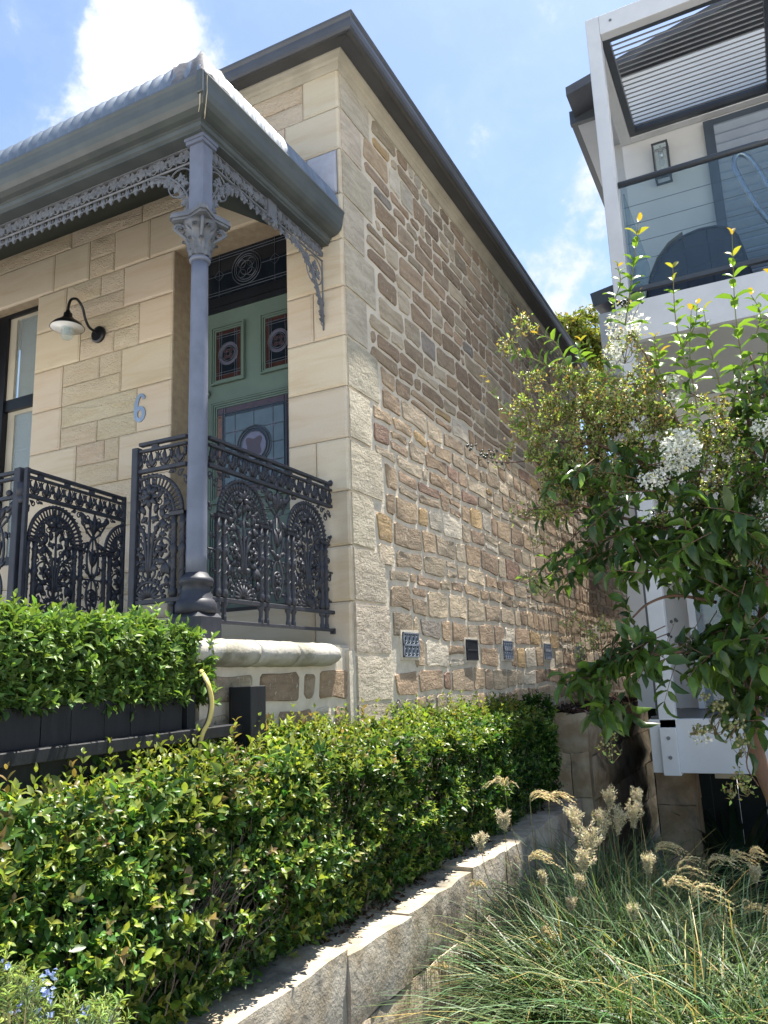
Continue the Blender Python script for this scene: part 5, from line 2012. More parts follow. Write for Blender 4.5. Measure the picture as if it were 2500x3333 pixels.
for k in range(16):
    yb = 1.15 + .33 * k + random.uniform(-.06, .06)
    MB().tube(bez((-1.93, yb, -1.09), (-1.92, yb + .02, -.9), (-1.95, yb - .03, -.7), (-1.93, yb, -.4), 6), np.linspace(.013, .005, 7), 6).build('stem', 'twig', hedge)

# bright hedge in the planter
ph = thing('planter_hedge', 'bright green small leaved hedge growing in the black timber planter', 'hedge', (-2.25, 2.0, -.1))
n1 = 1150
fb = np.stack([np.full(n1, -2.055), rng.uniform(1.2, 2.46, n1), rng.uniform(-.06, .19, n1)], 1)
fb[:, 0] += .03 * wob(fb, 6, 1) - .07 * rng.random(n1) ** 1.5
n2 = 1100
tb = np.stack([rng.uniform(-2.45, -2.05, n2), rng.uniform(1.2, 2.50, n2), np.full(n2, .195)], 1)
tb[:, 2] += .025 * wob(tb, 6, 2) - .06 * rng.random(n2) ** 1.5 - np.clip((tb[:, 1] - 2.3) / .2, 0, 1) * .09
n3 = 320
eb = np.stack([rng.uniform(-2.4, -2.04, n3), np.full(n3, 2.49), rng.uniform(-.06, .13, n3)], 1)
eb[:, 1] += .05 * wob(eb, 6, 3)
base = np.concatenate([fb, tb, eb])
nrm = np.concatenate([np.tile([1.0, 0, .2], (n1, 1)), np.tile([.15, 0, 1.0], (n2, 1)), np.tile([.4, 1.0, .3], (n3, 1))])
P, A, Nn, L, T = sprigs(base, nrm, 4, rng.uniform(.03, .085, len(base)), .046, .75, .6, .5)
n6 = 120
sb = np.stack([rng.uniform(-2.4, -2.05, n6), rng.uniform(1.25, 2.48, n6), np.full(n6, .19)], 1)
P2, A2, N2, L2, T2 = sprigs(sb, np.tile([0, 0, 1.0], (n6, 1)), 4, rng.uniform(.05, .12, n6), .042, .5, 1.0, .25)
C = jit((.115, .195, .055), .25, len(P))
hi_ = T > .6
C[hi_] = jit((.15, .25, .055), .2, hi_.sum())
C2 = jit((.20, .31, .07), .15, len(P2))
P, A, Nn, L, C = (np.concatenate(q) for q in ((P, P2), (A, A2), (Nn, N2), (L, L2), (C, C2)))
near = np.argsort(np.linalg.norm(P, axis=1) - .12 * (P[:, 0] + 2.05 > 0) + .9 * (rng.random(len(P)) > .4))[:240]
msk = np.ones(len(P), bool)
msk[near] = False
palette = [np.array(c) for c in ((.085, .165, .042), (.15, .25, .055), (.20, .31, .07), (.11, .20, .048))]
qc = [palette[int(np.argmin([np.abs(np.log(c / p)).sum() for p in palette]))] for c in C[near]]
leaf_objs(P[near], A[near], Nn[near], L[near], .46, qc, 'leaf_planter', ph)
V, lo, si, CC = leaves(P[msk], A[msk], Nn[msk], L[msk], .46, C[msk], LEAF_HI, rng.uniform(.4, 1.6, msk.sum()))
tag(put('foliage', np_mesh('foliage', V, lo, si, CC), 'leaf_planter', ph), kind='stuff')
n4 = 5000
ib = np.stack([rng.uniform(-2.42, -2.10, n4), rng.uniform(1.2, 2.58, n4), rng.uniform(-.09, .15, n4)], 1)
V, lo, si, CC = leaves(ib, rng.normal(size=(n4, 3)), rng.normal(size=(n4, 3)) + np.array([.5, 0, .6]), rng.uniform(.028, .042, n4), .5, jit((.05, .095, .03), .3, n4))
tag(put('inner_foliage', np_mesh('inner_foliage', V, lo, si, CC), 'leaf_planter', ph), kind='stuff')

# rosemary at the near corner
rose = thing('rosemary_bush', 'rosemary bush with small pale blue flowers at the near end of the hedge', 'bush', (-1.62, 1.15, -1.06))
ns = 190
rpx = rng.uniform(-140, 380, ns)
rb = np.array([at(a_, 3170 + 210 * rng.random() + .42 * max(0, a_) + 60, 1.70 + .1 * rng.normal()) for a_ in rpx])
rd = unit(np.stack([rng.normal(size=ns) * .5 + .15, rng.normal(size=ns) * .3, np.ones(ns)], 1))
rl = rng.uniform(.04, .11, ns)
Ps, As, Ns, Ls, Cs = [], [], [], [], []
for k in range(34):
    t = (k + 1) / 35
    side = unit(np.cross(rd, rng.normal(size=(ns, 3))))
    Ps.append(rb + rd * (rl * t)[:, None] + rng.normal(size=(ns, 3)) * .003)
    As.append(unit(rd * .7 + side * .9))
    Ns.append(rd)
    Ls.append(rng.uniform(.014, .026, ns))
    Cs.append(jit((.15, .21, .10) if t < .7 else (.30, .40, .13), .2, ns))
V, lo, si, CC = leaves(np.concatenate(Ps), np.concatenate(As), np.concatenate(Ns), np.concatenate(Ls), .14, np.concatenate(Cs))
tag(put('needles', np_mesh('needles', V, lo, si, CC), 'leaf_rose', rose), kind='stuff')
m = MB()
for p, d, l in zip(rb, rd, rl):
    m.tube([np.array((-1.62, 1.15, -1.08)) * .35 + (p - d * .12) * .65, p - d * .05, p + d * l], [.003, .002, .001], 4)
tag(m.build('stems', 'greenstem', rose), kind='stuff')
for px, py in ((20, 3140), (140, 3165), (165, 3165), (95, 3205), (150, 3230), (170, 3245), (60, 3280), (145, 3310), (155, 3225), (270, 3310), (360, 3330), (125, 3290), (265, 3290)):
    c0 = at(px + random.uniform(-6, 6), py, 1.60)
    Pq, Aq, Nq, Lq = [], [], [], []
    for q in range(7):
        a = rng.normal(size=3)
        Pq.append(c0 + rng.normal(size=3) * .006)
        Aq.append(a)
        Nq.append(rng.normal(size=3))
        Lq.append(random.uniform(.010, .016))
    V, lo, si, CC = leaves(Pq, Aq, Nq, Lq, .6, jit((.40, .48, .85), .12, 7))
    put('blue_flower', np_mesh('blue_flower', V, lo, si, CC), 'petal', rose)


# ------------------------------------------------------------------ white house on the right
wh = thing('white_house', 'modern white rendered house with a glass balcony and a louvred pergola', 'house', (1.0, 9.0, -1.8))
b = lambda name, a, c, mat, par=wh, bev=0.0: MB().box(a, c).build(name, mat, par, bevel=bev)
b('lower_wall', (-1.33, 8.0, -.36), (4.5, 14, 3.69), 'render')
b('upper_wall', (-.86, 7.6, 2.82), (4.5, 14, 6.05), 'render')
b('rear_wall', (-1.17, 8.5, 3.69), (-.86, 14, 5.95), 'render')
# upper gabled roof with dark gutters
m = MB()
m.hexa([(-1.343, 7.45, 5.96), (4.5, 7.45, 7.28), (4.5, 14, 7.28), (-1.343, 14, 5.96), (-1.343, 7.45, 6.06), (4.5, 7.45, 7.38), (4.5, 14, 7.38), (-1.343, 14, 6.06)])
roof_w = m.build('roof', 'roofdark', wh)
b('gutter', (-1.40, 7.86, 5.93), (-1.335, 14, 6.05), 'darkmetal', roof_w)
b('bargeboard', (-1.40, 7.84, 5.90), (-1.0, 7.90, 6.06), 'darkmetal', roof_w)
b('eave_lining', (-1.335, 7.9, 5.93), (-.87, 14, 5.955), 'cement', wh)
# small lower roof
m = MB()
m.hexa([(-1.40, 8.15, 3.86), (-1.05, 8.15, 3.92), (-1.05, 8.75, 3.92), (-1.34, 8.75, 3.88), (-1.42, 8.13, 4.01), (-1.05, 8.13, 4.07), (-1.05, 8.75, 4.07), (-1.36, 8.75, 4.01)])
m.build('awning', 'darkmetal', wh)
# balcony slab
b('balcony_band', (-.75, 6.0, 2.485), (4.5, 6.06, 2.81), 'whitesteel')
b('balcony_soffit', (-.75, 6.06, 2.50), (4.5, 7.99, 2.52), 'cement')
b('balcony_floor', (-.75, 6.06, 2.79), (4.5, 7.6, 2.805), 'darkmetal')
b('balcony_edge', (-.75, 6.08, 2.52), (-.70, 7.6, 2.79), 'whitesteel')
# pergola frame
b('post', (-.866, 6.0, -.725), (-.754, 6.11, 5.448), 'whitesteel', bev=.004)
perg = b('front_beam', (-.753, 6.0, 5.262), (4.5, 6.09, 5.446), 'whitesteel', bev=.004)
b('side_beam', (-.866, 6.111, 5.262), (-.765, 7.59, 5.444), 'whitesteel', bev=.004)
b('back_beam', (-.764, 7.50, 5.262), (4.5, 7.59, 5.442), 'whitesteel', bev=.004)
lf = MB()
for a, c in (((-.762, 6.092, 5.27), (-.70, 7.498, 5.36)), ((-.70, 6.092, 5.27), (.50, 6.14, 5.36)), ((-.70, 7.45, 5.27), (.50, 7.498, 5.36)), ((.50, 6.092, 5.27), (.62, 7.498, 5.36)), ((.62, 6.092, 5.27), (1.8, 6.14, 5.36)), ((.62, 7.45, 5.27), (1.8, 7.498, 5.36))):
    lf.box(a, c)
lf.build('louvre_frame', 'darkmetal', wh)
NS = 21
for bayx in ((-.70, .50), (.62, 1.8)):
    for k in range(NS):
        yy = 6.15 + (k + .5) * 1.29 / NS
        MB().hexa([(bayx[0], yy - .020, 5.300), (bayx[1], yy - .020, 5.300), (bayx[1], yy + .018, 5.322), (bayx[0], yy + .018, 5.322), (bayx[0], yy - .022, 5.308), (bayx[1], yy - .022, 5.308), (bayx[1], yy + .016, 5.330), (bayx[0], yy + .016, 5.330)]).build('slat', 'slat', wh)
for x in (-.66, ):
    MB().tube([(x, 5.999, 5.36), (x, 5.994, 5.36)], .012, 10).build('bolt', 'slat', wh)
# balustrade
glz = b('glass_pane', (-.735, 6.030, 2.93), (.55, 6.042, 3.82), 'glass')
b('glass_pane', (.57, 6.030, 2.93), (1.9, 6.042, 3.82), 'glass')
b('glass_pane', (-.73, 6.13, 2.93), (-.718, 7.5, 3.82), 'glass')
m = MB()
m.tube([(-.748, 6.036, 3.848), (1.95, 6.036, 3.848)], .026, 12)
m.build('handrail', 'darkmetal', wh, smooth=True)
b('bottom_rail', (-.748, 6.015, 2.895), (1.95, 6.055, 2.93), 'darkmetal')
for zz in (3.02, 3.18, 3.34, 3.50, 3.66):
    MB().tube([(-.73, 6.08, zz), (1.9, 6.08, zz)], .0022, 5).build('wire', 'darkmetal', wh)
# back wall: shutters
shx = -.085
b('shutter_frame', (shx, 7.545, 2.83), (shx + .09, 7.598, 5.22), 'shutterframe')
b('shutter_frame', (shx + .09, 7.55, 5.12), (1.6, 7.598, 5.22), 'shutterframe')
b('window_glass', (shx + .09, 7.585, 2.83), (1.6, 7.597, 5.12), 'shutterframe')
z = 2.86
while z < 5.1:
    MB().hexa([(shx + .09, 7.575, z), (1.6, 7.575, z), (1.6, 7.583, z + .02), (shx + .09, 7.583, z + .02), (shx + .09, 7.535, z + .065), (1.6, 7.535, z + .065), (1.6, 7.543, z + .085), (shx + .09, 7.543, z + .085)]).build('shutter_blade', 'shutter', wh)
    z += .105
# wall lantern
lan = thing('wall_lantern', 'small dark framed glass lantern on the white balcony wall', 'lantern', (-.49, 7.6, 4.7))
L0, L1, LZ0, LZ1, LY0, LY1 = -.565, -.43, 4.72, 5.10, 7.48, 7.59
for x in (L0, L1):
    for yy in (LY0, LY1):
        MB().box((x - .007, yy - .007, LZ0), (x + .007, yy + .007, LZ1)).build('frame_bar', 'darkmetal', lan)
for zz in (LZ0, LZ1):
    m = MB()
    for a, c in (((L0 - .009, LY0 - .009, zz - .008), (L1 + .009, LY0 + .009, zz + .008)), ((L0 - .009, LY1 - .009, zz - .008), (L1 + .009, LY1 + .009, zz + .008)), ((L0 - .009, LY0 + .009, zz - .008), (L0 + .009, LY1 - .009, zz + .008)), ((L1 - .009, LY0 + .009, zz - .008), (L1 + .009, LY1 - .009, zz + .008))):
        m.box(a, c)
    m.build('frame_ring', 'darkmetal', lan)
MB().box((L0, LY0 - .002, LZ0), (L1, LY0, LZ1)).build('pane', 'lampglass', lan)
m = MB().lathe([(.022, LZ1 - .14), (.024, LZ1 - .05), (.010, LZ1 - .045), (.008, LZ1)], -.497, 7.535, 12)
m.build('lamp_holder', 'chrome', lan, smooth=True)
MB().ball((-.497, 7.535, LZ1 - .18), .03, 10, 7, (1, 1, 1.5)).build('bulb', 'lampglass', lan, smooth=True)
# covered barbecue
bq = thing('covered_barbecue', 'domed navy barbecue cover with a beige side panel behind the balcony glass', 'barbecue', (-.35, 7.1, 2.81))
prof = [(-.79, 2.83), (-.77, 3.05), (-.73, 3.28), (-.68, 3.47), (-.60, 3.63), (-.49, 3.75), (-.36, 3.82), (-.22, 3.845), (-.08, 3.83), (.02, 3.78), (.075, 3.70), (.11, 3.55), (.15, 3.30), (.19, 3.05), (.22, 2.83)]
m = MB()
m.prism(prof, lambda u, v, w: (u, 7.02 - w, v), -.42, 0)
m.build('cover', 'cover', bq, bevel=.02)
tr = [(a * 1.0, c) for a, c in prof[1:7]]
m = MB()
vs, fs = [], []
for a, c in tr:
    vs += [(a - .006, 7.0, c + .012), (a - .006, 7.35, c + .012)]
for i in range(len(tr) - 1):
    fs.append((2 * i, 2 * i + 1, 2 * i + 3, 2 * i + 2))
m.add(vs, fs)
m.build('side_panel', 'covertrim', bq, smooth=True)
m = MB()
pts = [(a * .985 - .005, 7.012, c * .992) for a, c in prof[1:]]
m.tube(pts, .008, 6)
m.build('piping', 'cover', bq, smooth=True)
for x0_, x1_ in ((-.42, -.36), (-.12, -.16)):
    MB().tube([(x0_, 7.016, 2.84), (x1_, 7.016, 3.4), (x1_ - .01, 7.016, 3.79)], .005, 5).build('seam', 'cover', bq, smooth=True)
# tubular steel chair seen through the glass
ch = thing('steel_chair', 'upright satin steel lounge frame with a tall tube loop behind the glass', 'chair', (.3, 6.8, 2.81))
m = MB()
lp = [(.33, 6.75, 3.55), (.24, 6.75, 3.75), (.16, 6.75, 4.0), (.12, 6.76, 4.18), (.15, 6.78, 4.28), (.22, 6.80, 4.26), (.29, 6.80, 4.12), (.40, 6.80, 3.75), (.47, 6.80, 3.5)]
m.tube(smoothpath(lp, 6), .022, 10)
m.build('tube_loop', 'steeltube', ch, smooth=True)
m = MB()
m.lathe([(.10, 2.81), (.105, 3.50), (.10, 3.55), (.07, 3.58)], .43, 6.80, 20)
m.build('seat_drum', 'steeltube', ch, smooth=True)
# lower deck
b('deck_beam', (-.938, 6.0, -.706), (4.5, 6.10, -.346), 'whitesteel', bev=.003)
b('post_packer', (-.866, 5.96, -.72), (-.757, 5.999, -.40), 'whitesteel', bev=.003)
for zz in (-.47, -.60):
    MB().tube([(-.81, 5.9585, zz), (-.81, 5.954, zz)], .013, 12).build('bolt', 'slat', wh)
b('deck', (-.93, 6.10, -.42), (4.5, 7.99, -.36), 'darkmetal')
for x in (-.92, -.45, .05):
    b('deck_clip', (x, 6.01, -.345), (x + .09, 6.06, -.325), 'darkmetal')
b('grey_post', (-1.02, 6.95, -.42), (-.93, 7.05, 2.49), 'darkmetal')
b('door_frame', (-.72, 7.60, .92), (4.5, 7.66, 1.0), 'darkmetal')
b('sliding_door', (-.72, 7.62, -.30), (.35, 7.635, .92), 'doorglass')
b('sliding_door', (.37, 7.62, -.30), (1.5, 7.635, .92), 'doorglass')
b('door_stile', (-.75, 7.60, -.35), (-.69, 7.66, .92), 'whitesteel')
b('door_stile', (.33, 7.60, -.35), (.39, 7.66, .92), 'whitesteel')
b('door_head', (-1.0, 7.64, 1.0), (4.5, 7.70, 2.49), 'cement')
b('inner_wall', (-.75, 7.93, -.35), (4.5, 7.985, .95), 'cement')
b('drain', (-.56, 6.2, -.76), (-.40, 6.36, -.708), 'cream')
# undercroft: near black screen added to stand for its deep shade
uf = thing('deck_shade_screen', 'dark blue green fence added for the darkness under the white deck', 'shade screen', (1, 7.4, -1.8))
MB().box((-1.02, 7.40, -1.8), (-.98, 9.6, -.37)).build('return_panel', 'deck_shade', uf)
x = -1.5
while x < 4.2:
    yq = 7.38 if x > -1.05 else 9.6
    MB().box((x, yq + random.uniform(0, .006), -1.8), (x + .196, yq + .02, -.37)).build('board', 'deck_shade', uf)
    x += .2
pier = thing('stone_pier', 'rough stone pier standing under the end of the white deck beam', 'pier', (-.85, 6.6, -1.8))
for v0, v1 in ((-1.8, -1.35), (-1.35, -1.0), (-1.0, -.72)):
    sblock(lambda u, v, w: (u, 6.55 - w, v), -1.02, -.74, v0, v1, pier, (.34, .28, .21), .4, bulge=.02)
n = 34
gp = thing('strap_plant', 'dark strap leaved plant in the shade beside the stone pier', 'plant', (-.5, 6.9, -1.8))
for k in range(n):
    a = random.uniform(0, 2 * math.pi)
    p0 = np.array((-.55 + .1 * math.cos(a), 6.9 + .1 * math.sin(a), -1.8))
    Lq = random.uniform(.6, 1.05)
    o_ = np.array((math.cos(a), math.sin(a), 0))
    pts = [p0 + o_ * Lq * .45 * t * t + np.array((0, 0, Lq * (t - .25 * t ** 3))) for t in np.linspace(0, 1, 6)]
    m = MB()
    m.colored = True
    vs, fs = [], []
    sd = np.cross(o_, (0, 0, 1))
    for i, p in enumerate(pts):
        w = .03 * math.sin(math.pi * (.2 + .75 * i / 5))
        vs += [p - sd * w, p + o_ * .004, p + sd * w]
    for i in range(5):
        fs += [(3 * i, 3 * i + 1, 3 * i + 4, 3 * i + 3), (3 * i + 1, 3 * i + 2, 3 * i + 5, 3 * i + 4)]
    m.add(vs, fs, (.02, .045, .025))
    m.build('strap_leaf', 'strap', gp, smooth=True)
tag(MB().box((-1.64, 1.0, -1.80), (5, 7.5, -1.76)).build('lower_garden_soil', 'soil'), kind='structure')

# ------------------------------------------------------------------ far trees beyond the gap
def far_tree(px, py, d, r, h, n, col, label):
    c = at(px, py, d)
    t = thing('far_tree', label, 'tree', (c[0], c[1], -1.8), 0, 'trees beyond the roofs')
    u = unit(rng.normal(size=(n, 3)))
    cl = unit(rng.normal(size=(26, 3))) * rng.uniform(.35, .95, (26, 1))
    ci = rng.integers(0, 26, n)
    P = cl[ci] * np.array([r, r, h]) + u * rng.uniform(.05, .38, (n, 1)) * np.array([r, r, h * .8])
    P += c
    A = unit(rng.normal(size=(n, 3)) + np.array([0, 0, -.5]))
    V, lo, si, C = leaves(P, A, rng.normal(size=(n, 3)) + np.array([0, 0, .8]), rng.uniform(.10, .2, n), .4, jit(col, .3, n))
    tag(put('crown', np_mesh('crown', V, lo, si, C), 'leaf_far', t), kind='stuff')
    m = MB()
    m.tube([(c[0], c[1], -1.8), (c[0] + .1, c[1], c[2] - h * .4), (c[0], c[1] + .1, c[2] + h * .5)], [.22, .15, .05], 8)
    m.build('trunk', 'bark', t, smooth=True)
    for k in range(6):
        e = c + cl[k] * np.array([r, r, h]) * 1.05
        m = MB()
        m.tube(bez((c[0], c[1], c[2] - h * .5), (c[0], c[1], c[2]), e - [0, 0, .3], e, 6), np.linspace(.07, .012, 7), 5)
        m.build('limb', 'bark', t)


far_tree(1895, 1130, 17, .85, .85, 4600, (.17, .19, .035), 'sunlit yellow green tree seen in the gap below the white house eave')
far_tree(1800, 1250, 21, 1.2, 1.1, 3600, (.12, .15, .035), 'duller olive tree just over the cottage gutter in the gap')
far_tree(1985, 1240, 20, 1.2, 1.3, 2600, (.14, .17, .035), 'green tree partly hidden by the white house wall in the gap')


# ------------------------------------------------------------------ ornamental grasses
def grass_blades(cx, cy, n, lmin, lmax, spread, seg=8):
    z0 = -1.77
    a = rng.uniform(0, 2 * math.pi, n)
    o = np.stack([np.cos(a), np.sin(a), np.zeros(n)], 1)
    base = np.stack([cx + rng.normal(size=n) * .055, cy + rng.normal(size=n) * .055, np.full(n, z0)], 1)
    Lg = rng.uniform(lmin, lmax, n)
    lean = np.abs(rng.normal(.42, .2, n)) * spread
    drp = np.clip(rng.normal(.62, .25, n), .1, 1.2)
    t = np.linspace(0, 1, seg)
    out = (lean[:, None] * t + .55 * drp[:, None] * t ** 2.4) * Lg[:, None]
    up = (t * .98 - .30 * lean[:, None] * t ** 2 - .46 * drp[:, None] * t ** 3.2) * Lg[:, None]
    tw = rng.normal(size=n) * .25
    side = np.cross(o, np.array([0, 0, 1.0])) * np.cos(tw)[:, None] + np.array([0, 0, 1.0]) * np.sin(tw)[:, None]
    sway = rng.normal(size=n) * .10
    ctr = base[:, None, :] + o[:, None, :] * out[:, :, None] + np.array([0, 0, 1.0]) * up[:, :, None] + np.cross(o, np.array([0, 0, 1.0]))[:, None, :] * (sway[:, None] * t ** 2 * Lg[:, None])[:, :, None]
    w = rng.uniform(.0026, .0052, n)[:, None] * np.clip(1.15 - t ** 2.2, .04, 1)[None, :]
    Lf = ctr - side[:, None, :] * w[:, :, None]
    Rt = ctr + side[:, None, :] * w[:, :, None]
    V = np.stack([Lf, Rt], 2).reshape(n, seg * 2, 3)
    fl = []
    for i in range(seg - 1):
        fl += [2 * i, 2 * i + 1, 2 * i + 3, 2 * i + 2]
    loops = (np.arange(n) * seg * 2)[:, None] + np.array(fl)[None, :]
    sizes = np.full(n * (seg - 1), 4)
    c = jit((.075, .128, .060), .32, n)
    dry = rng.random(n) < .12
    c[dry] = jit((.30, .25, .11), .2, dry.sum())
    C = np.repeat(c[:, None, :], seg * 2, axis=1)
    C *= (1 + .5 * np.repeat(t, 2)[None, :, None] * np.array([1.0, .8, .4]))
    return V.reshape(-1, 3), loops.ravel(), sizes, C.reshape(-1, 3)


CLUMPS = [(-1.10, 3.95, 560, .70, 1.0, 0), (-.80, 3.55, 620, .72, 1.0, 0), (-.46, 3.40, 620, .72, 1.05, 0), (-.12, 3.25, 560, .70, 1.0, 0),
          (-1.16, 4.65, 480, .72, 1.05, 0), (-.82, 4.20, 560, .75, 1.1, 0), (-.36, 4.05, 520, .7, 1.05, 0), (-1.17, 5.4, 420, .7, 1.05, 0), (-.66, 5.1, 420, .65, .95, 0), (.12, 3.8, 420, .65, .95, 0)]
CLABEL = ['green fountain grass clump hard against the retaining wall face', 'large fountain grass clump at the bottom middle of the grass bed', 'fountain grass clump with bright sunlit blades right of the bottom middle clump', 'fountain grass clump in the bottom right corner',
          'fountain grass clump behind the one against the retaining wall, with finger plumes', 'fountain grass clump in the middle row with tall feathery plumes', 'fountain grass clump in the middle row towards the right edge', 'fountain grass clump in front of the tall stone block wall', 'fountain grass clump below the end of the white deck beam', 'fountain grass clump at the right edge of the frame']
clumps = []
for (cx, cy, n, a, b_, _), lab in zip(CLUMPS, CLABEL):
    t = thing('grass_clump', lab, 'grass', (cx, cy, -1.77), 0, 'fountain grasses in the lower bed')
    V, lo, si, C = grass_blades(cx, cy, int(n * 1.3), a * .9, b_ * 1.12, .95)
    tag(put('blades', np_mesh('blades', V, lo, si, C), 'blade', t), kind='stuff')
    clumps.append((t, cx, cy))


def plume(px, py, d, kind, dirx, size=1.0):
    """stalk from its clump to the head at pixel px,py and depth d; head of drooping fingers or fluff"""
    d = d * (.80 if d > 4.15 else .88 if d > 3.7 else 1.0)
    tip = at(px, py, d)
    t, cx, cy = min(clumps, key=lambda c: (c[1] - tip[0]) ** 2 + (c[2] - tip[1]) ** 2)
    p0 = np.array([cx + random.uniform(-.05, .05), cy + random.uniform(-.05, .05), -1.77])
    pts = bez(p0, p0 + np.array([0, 0, .55]), tip - np.array([dirx * .02, 0, .35]), tip, 10)
    m = MB()
    m.tube(pts, np.linspace(.0028, .0014, 11), 4)
    st_ = m.build('stalk', 'greenstem', t, smooth=True)
    Rv = np.array(CR)
    size = size * .85
    V_, l_, s_, c_ = [], [], [], []
    Pq, Aq, Nq, Lq = [], [], [], []
    nf = 9 if kind == 'fan' else 13
    for f in range(nf):
        e = (f / (nf - 1) - .5) * 2
        L0 = size * random.uniform(.075, .125)
        if kind == 'fan':
            d0 = unit(Rv * (dirx * .55 + .35 * e) + np.array([0, 0, .75 - .2 * abs(e)]) + rng.normal(size=3) * .12)
            dr = .75
        else:
            d0 = unit(Rv * (dirx * .25 + .13 * e) + np.array([0, 0, 1.0]) + rng.normal(size=3) * .16)
            dr = .25
        st0 = tip - unit(pts[-1] - pts[-2]) * random.uniform(0, .025) * size
        nseg = 15 if kind == 'fan' else 14
        for k in range(nseg):
            tt = (k + 1) / nseg
            p = st0 + d0 * L0 * tt + np.array([0, 0, -1.0]) * dr * L0 * tt ** 2 + Rv * dirx * .25 * L0 * tt ** 2
            tg = unit(d0 + np.array([0, 0, -1.0]) * dr * 2 * tt + Rv * dirx * .4 * tt)
            for q in range(2 if kind == 'fan' else 5):
                Pq.append(p + rng.normal(size=3) * (.0012 if kind == 'fan' else .004))
                Aq.append(unit(tg + rng.normal(size=3) * (.22 if kind == 'fan' else .75)))
                Nq.append(rng.normal(size=3))
                Lq.append(random.uniform(.012, .017) * (1 if kind == 'fan' else 1.15))
    V, lo, si, C = leaves(Pq, Aq, Nq, Lq, .24 if kind == 'fan' else .12, jit((.72, .62, .40) if kind == 'fan' else (.80, .72, .56), .18, len(Pq)))
    put('plume', np_mesh('plume', V, lo, si, C), 'plume', t)


for a in ((1640, 2545, 4.6, 'fan', -.3, 1.3), (1725, 2590, 4.6, 'fan', 1.0, 1.6), (1785, 2590, 4.7, 'fan', .9, 1.3), (1640, 2690, 4.4, 'fluff', 0, .9), (1565, 2760, 4.2, 'fluff', -.1, .8), (1880, 2700, 4.6, 'fluff', -.2, 1.4), (1920, 2770, 4.4, 'fluff', .2, 1.6), (1960, 2720, 4.7, 'fluff', .2, 1.7), (2010, 2700, 4.8, 'fluff', .3, 1.6), (2060, 2680, 5.0, 'fluff', .2, 1.5), (1985, 2620, 5.0, 'fluff', .1, 1.3), (2080, 2620, 5.2, 'fluff', 0, 1.3), (1930, 2660, 5.0, 'fan', .6, 1.2),
          (1900, 2830, 4.3, 'fluff', .1, 1.2), (1770, 2870, 4.0, 'fluff', -.1, .6), (1885, 2885, 4.1, 'fluff', .2, .7), (1860, 2960, 4.0, 'fluff', .0, .7), (1720, 2790, 4.2, 'fan', 1.0, 1.2), (1760, 3040, 3.9, 'fan', .5, 1.0), (2130, 2760, 4.6, 'fan', 1.0, 1.5), (2170, 2880, 4.3, 'fan', 1.0, 1.4), (2200, 2830, 4.4, 'fan', 1.0, 2.0), (2300, 2800, 4.4, 'fan', 1.0, 1.8), (2380, 2790, 4.5, 'fan', .8, 1.2), (2250, 2900, 4.2, 'fan', 1.0, 1.8), (2110, 2830, 4.4, 'fluff', .2, .9), (2440, 2780, 4.6, 'fan', .9, 1.1), (2460, 2860, 4.4, 'fluff', .1, .7), (2300, 3000, 4.0, 'fan', 1.0, 1.5), (2420, 2960, 4.1, 'fan', 1.0, 1.6), (2040, 3190, 3.5, 'fluff', .4, 1.1), (2270, 3170, 3.5, 'fluff', .5, 1.0), (2060, 2990, 3.9, 'fluff', .2, .8), (2440, 3080, 3.8, 'fan', 1.0, 1.3), (1450, 3150, 3.6, 'fan', -.6, 1.0), (1690, 3340, 3.3, 'fluff', .2, .8), (1550, 2880, 4.0, 'fan', .2, .8)):
    plume(*a)

# ------------------------------------------------------------------ crape myrtle
tree = thing('crape_myrtle', 'crape myrtle tree with white blossom and green seed capsules in front of the white house', 'tree', (.32, 2.6, -1.8))


def limb(pts, r0, r1, name='branch', mat='bark'):
    P = smoothpath([at(*p) for p in pts], 5)
    m = MB()
    m.tube(P, np.linspace(r0, r1, len(P)), 7)
    return m.build(name, mat, tree, smooth=True)


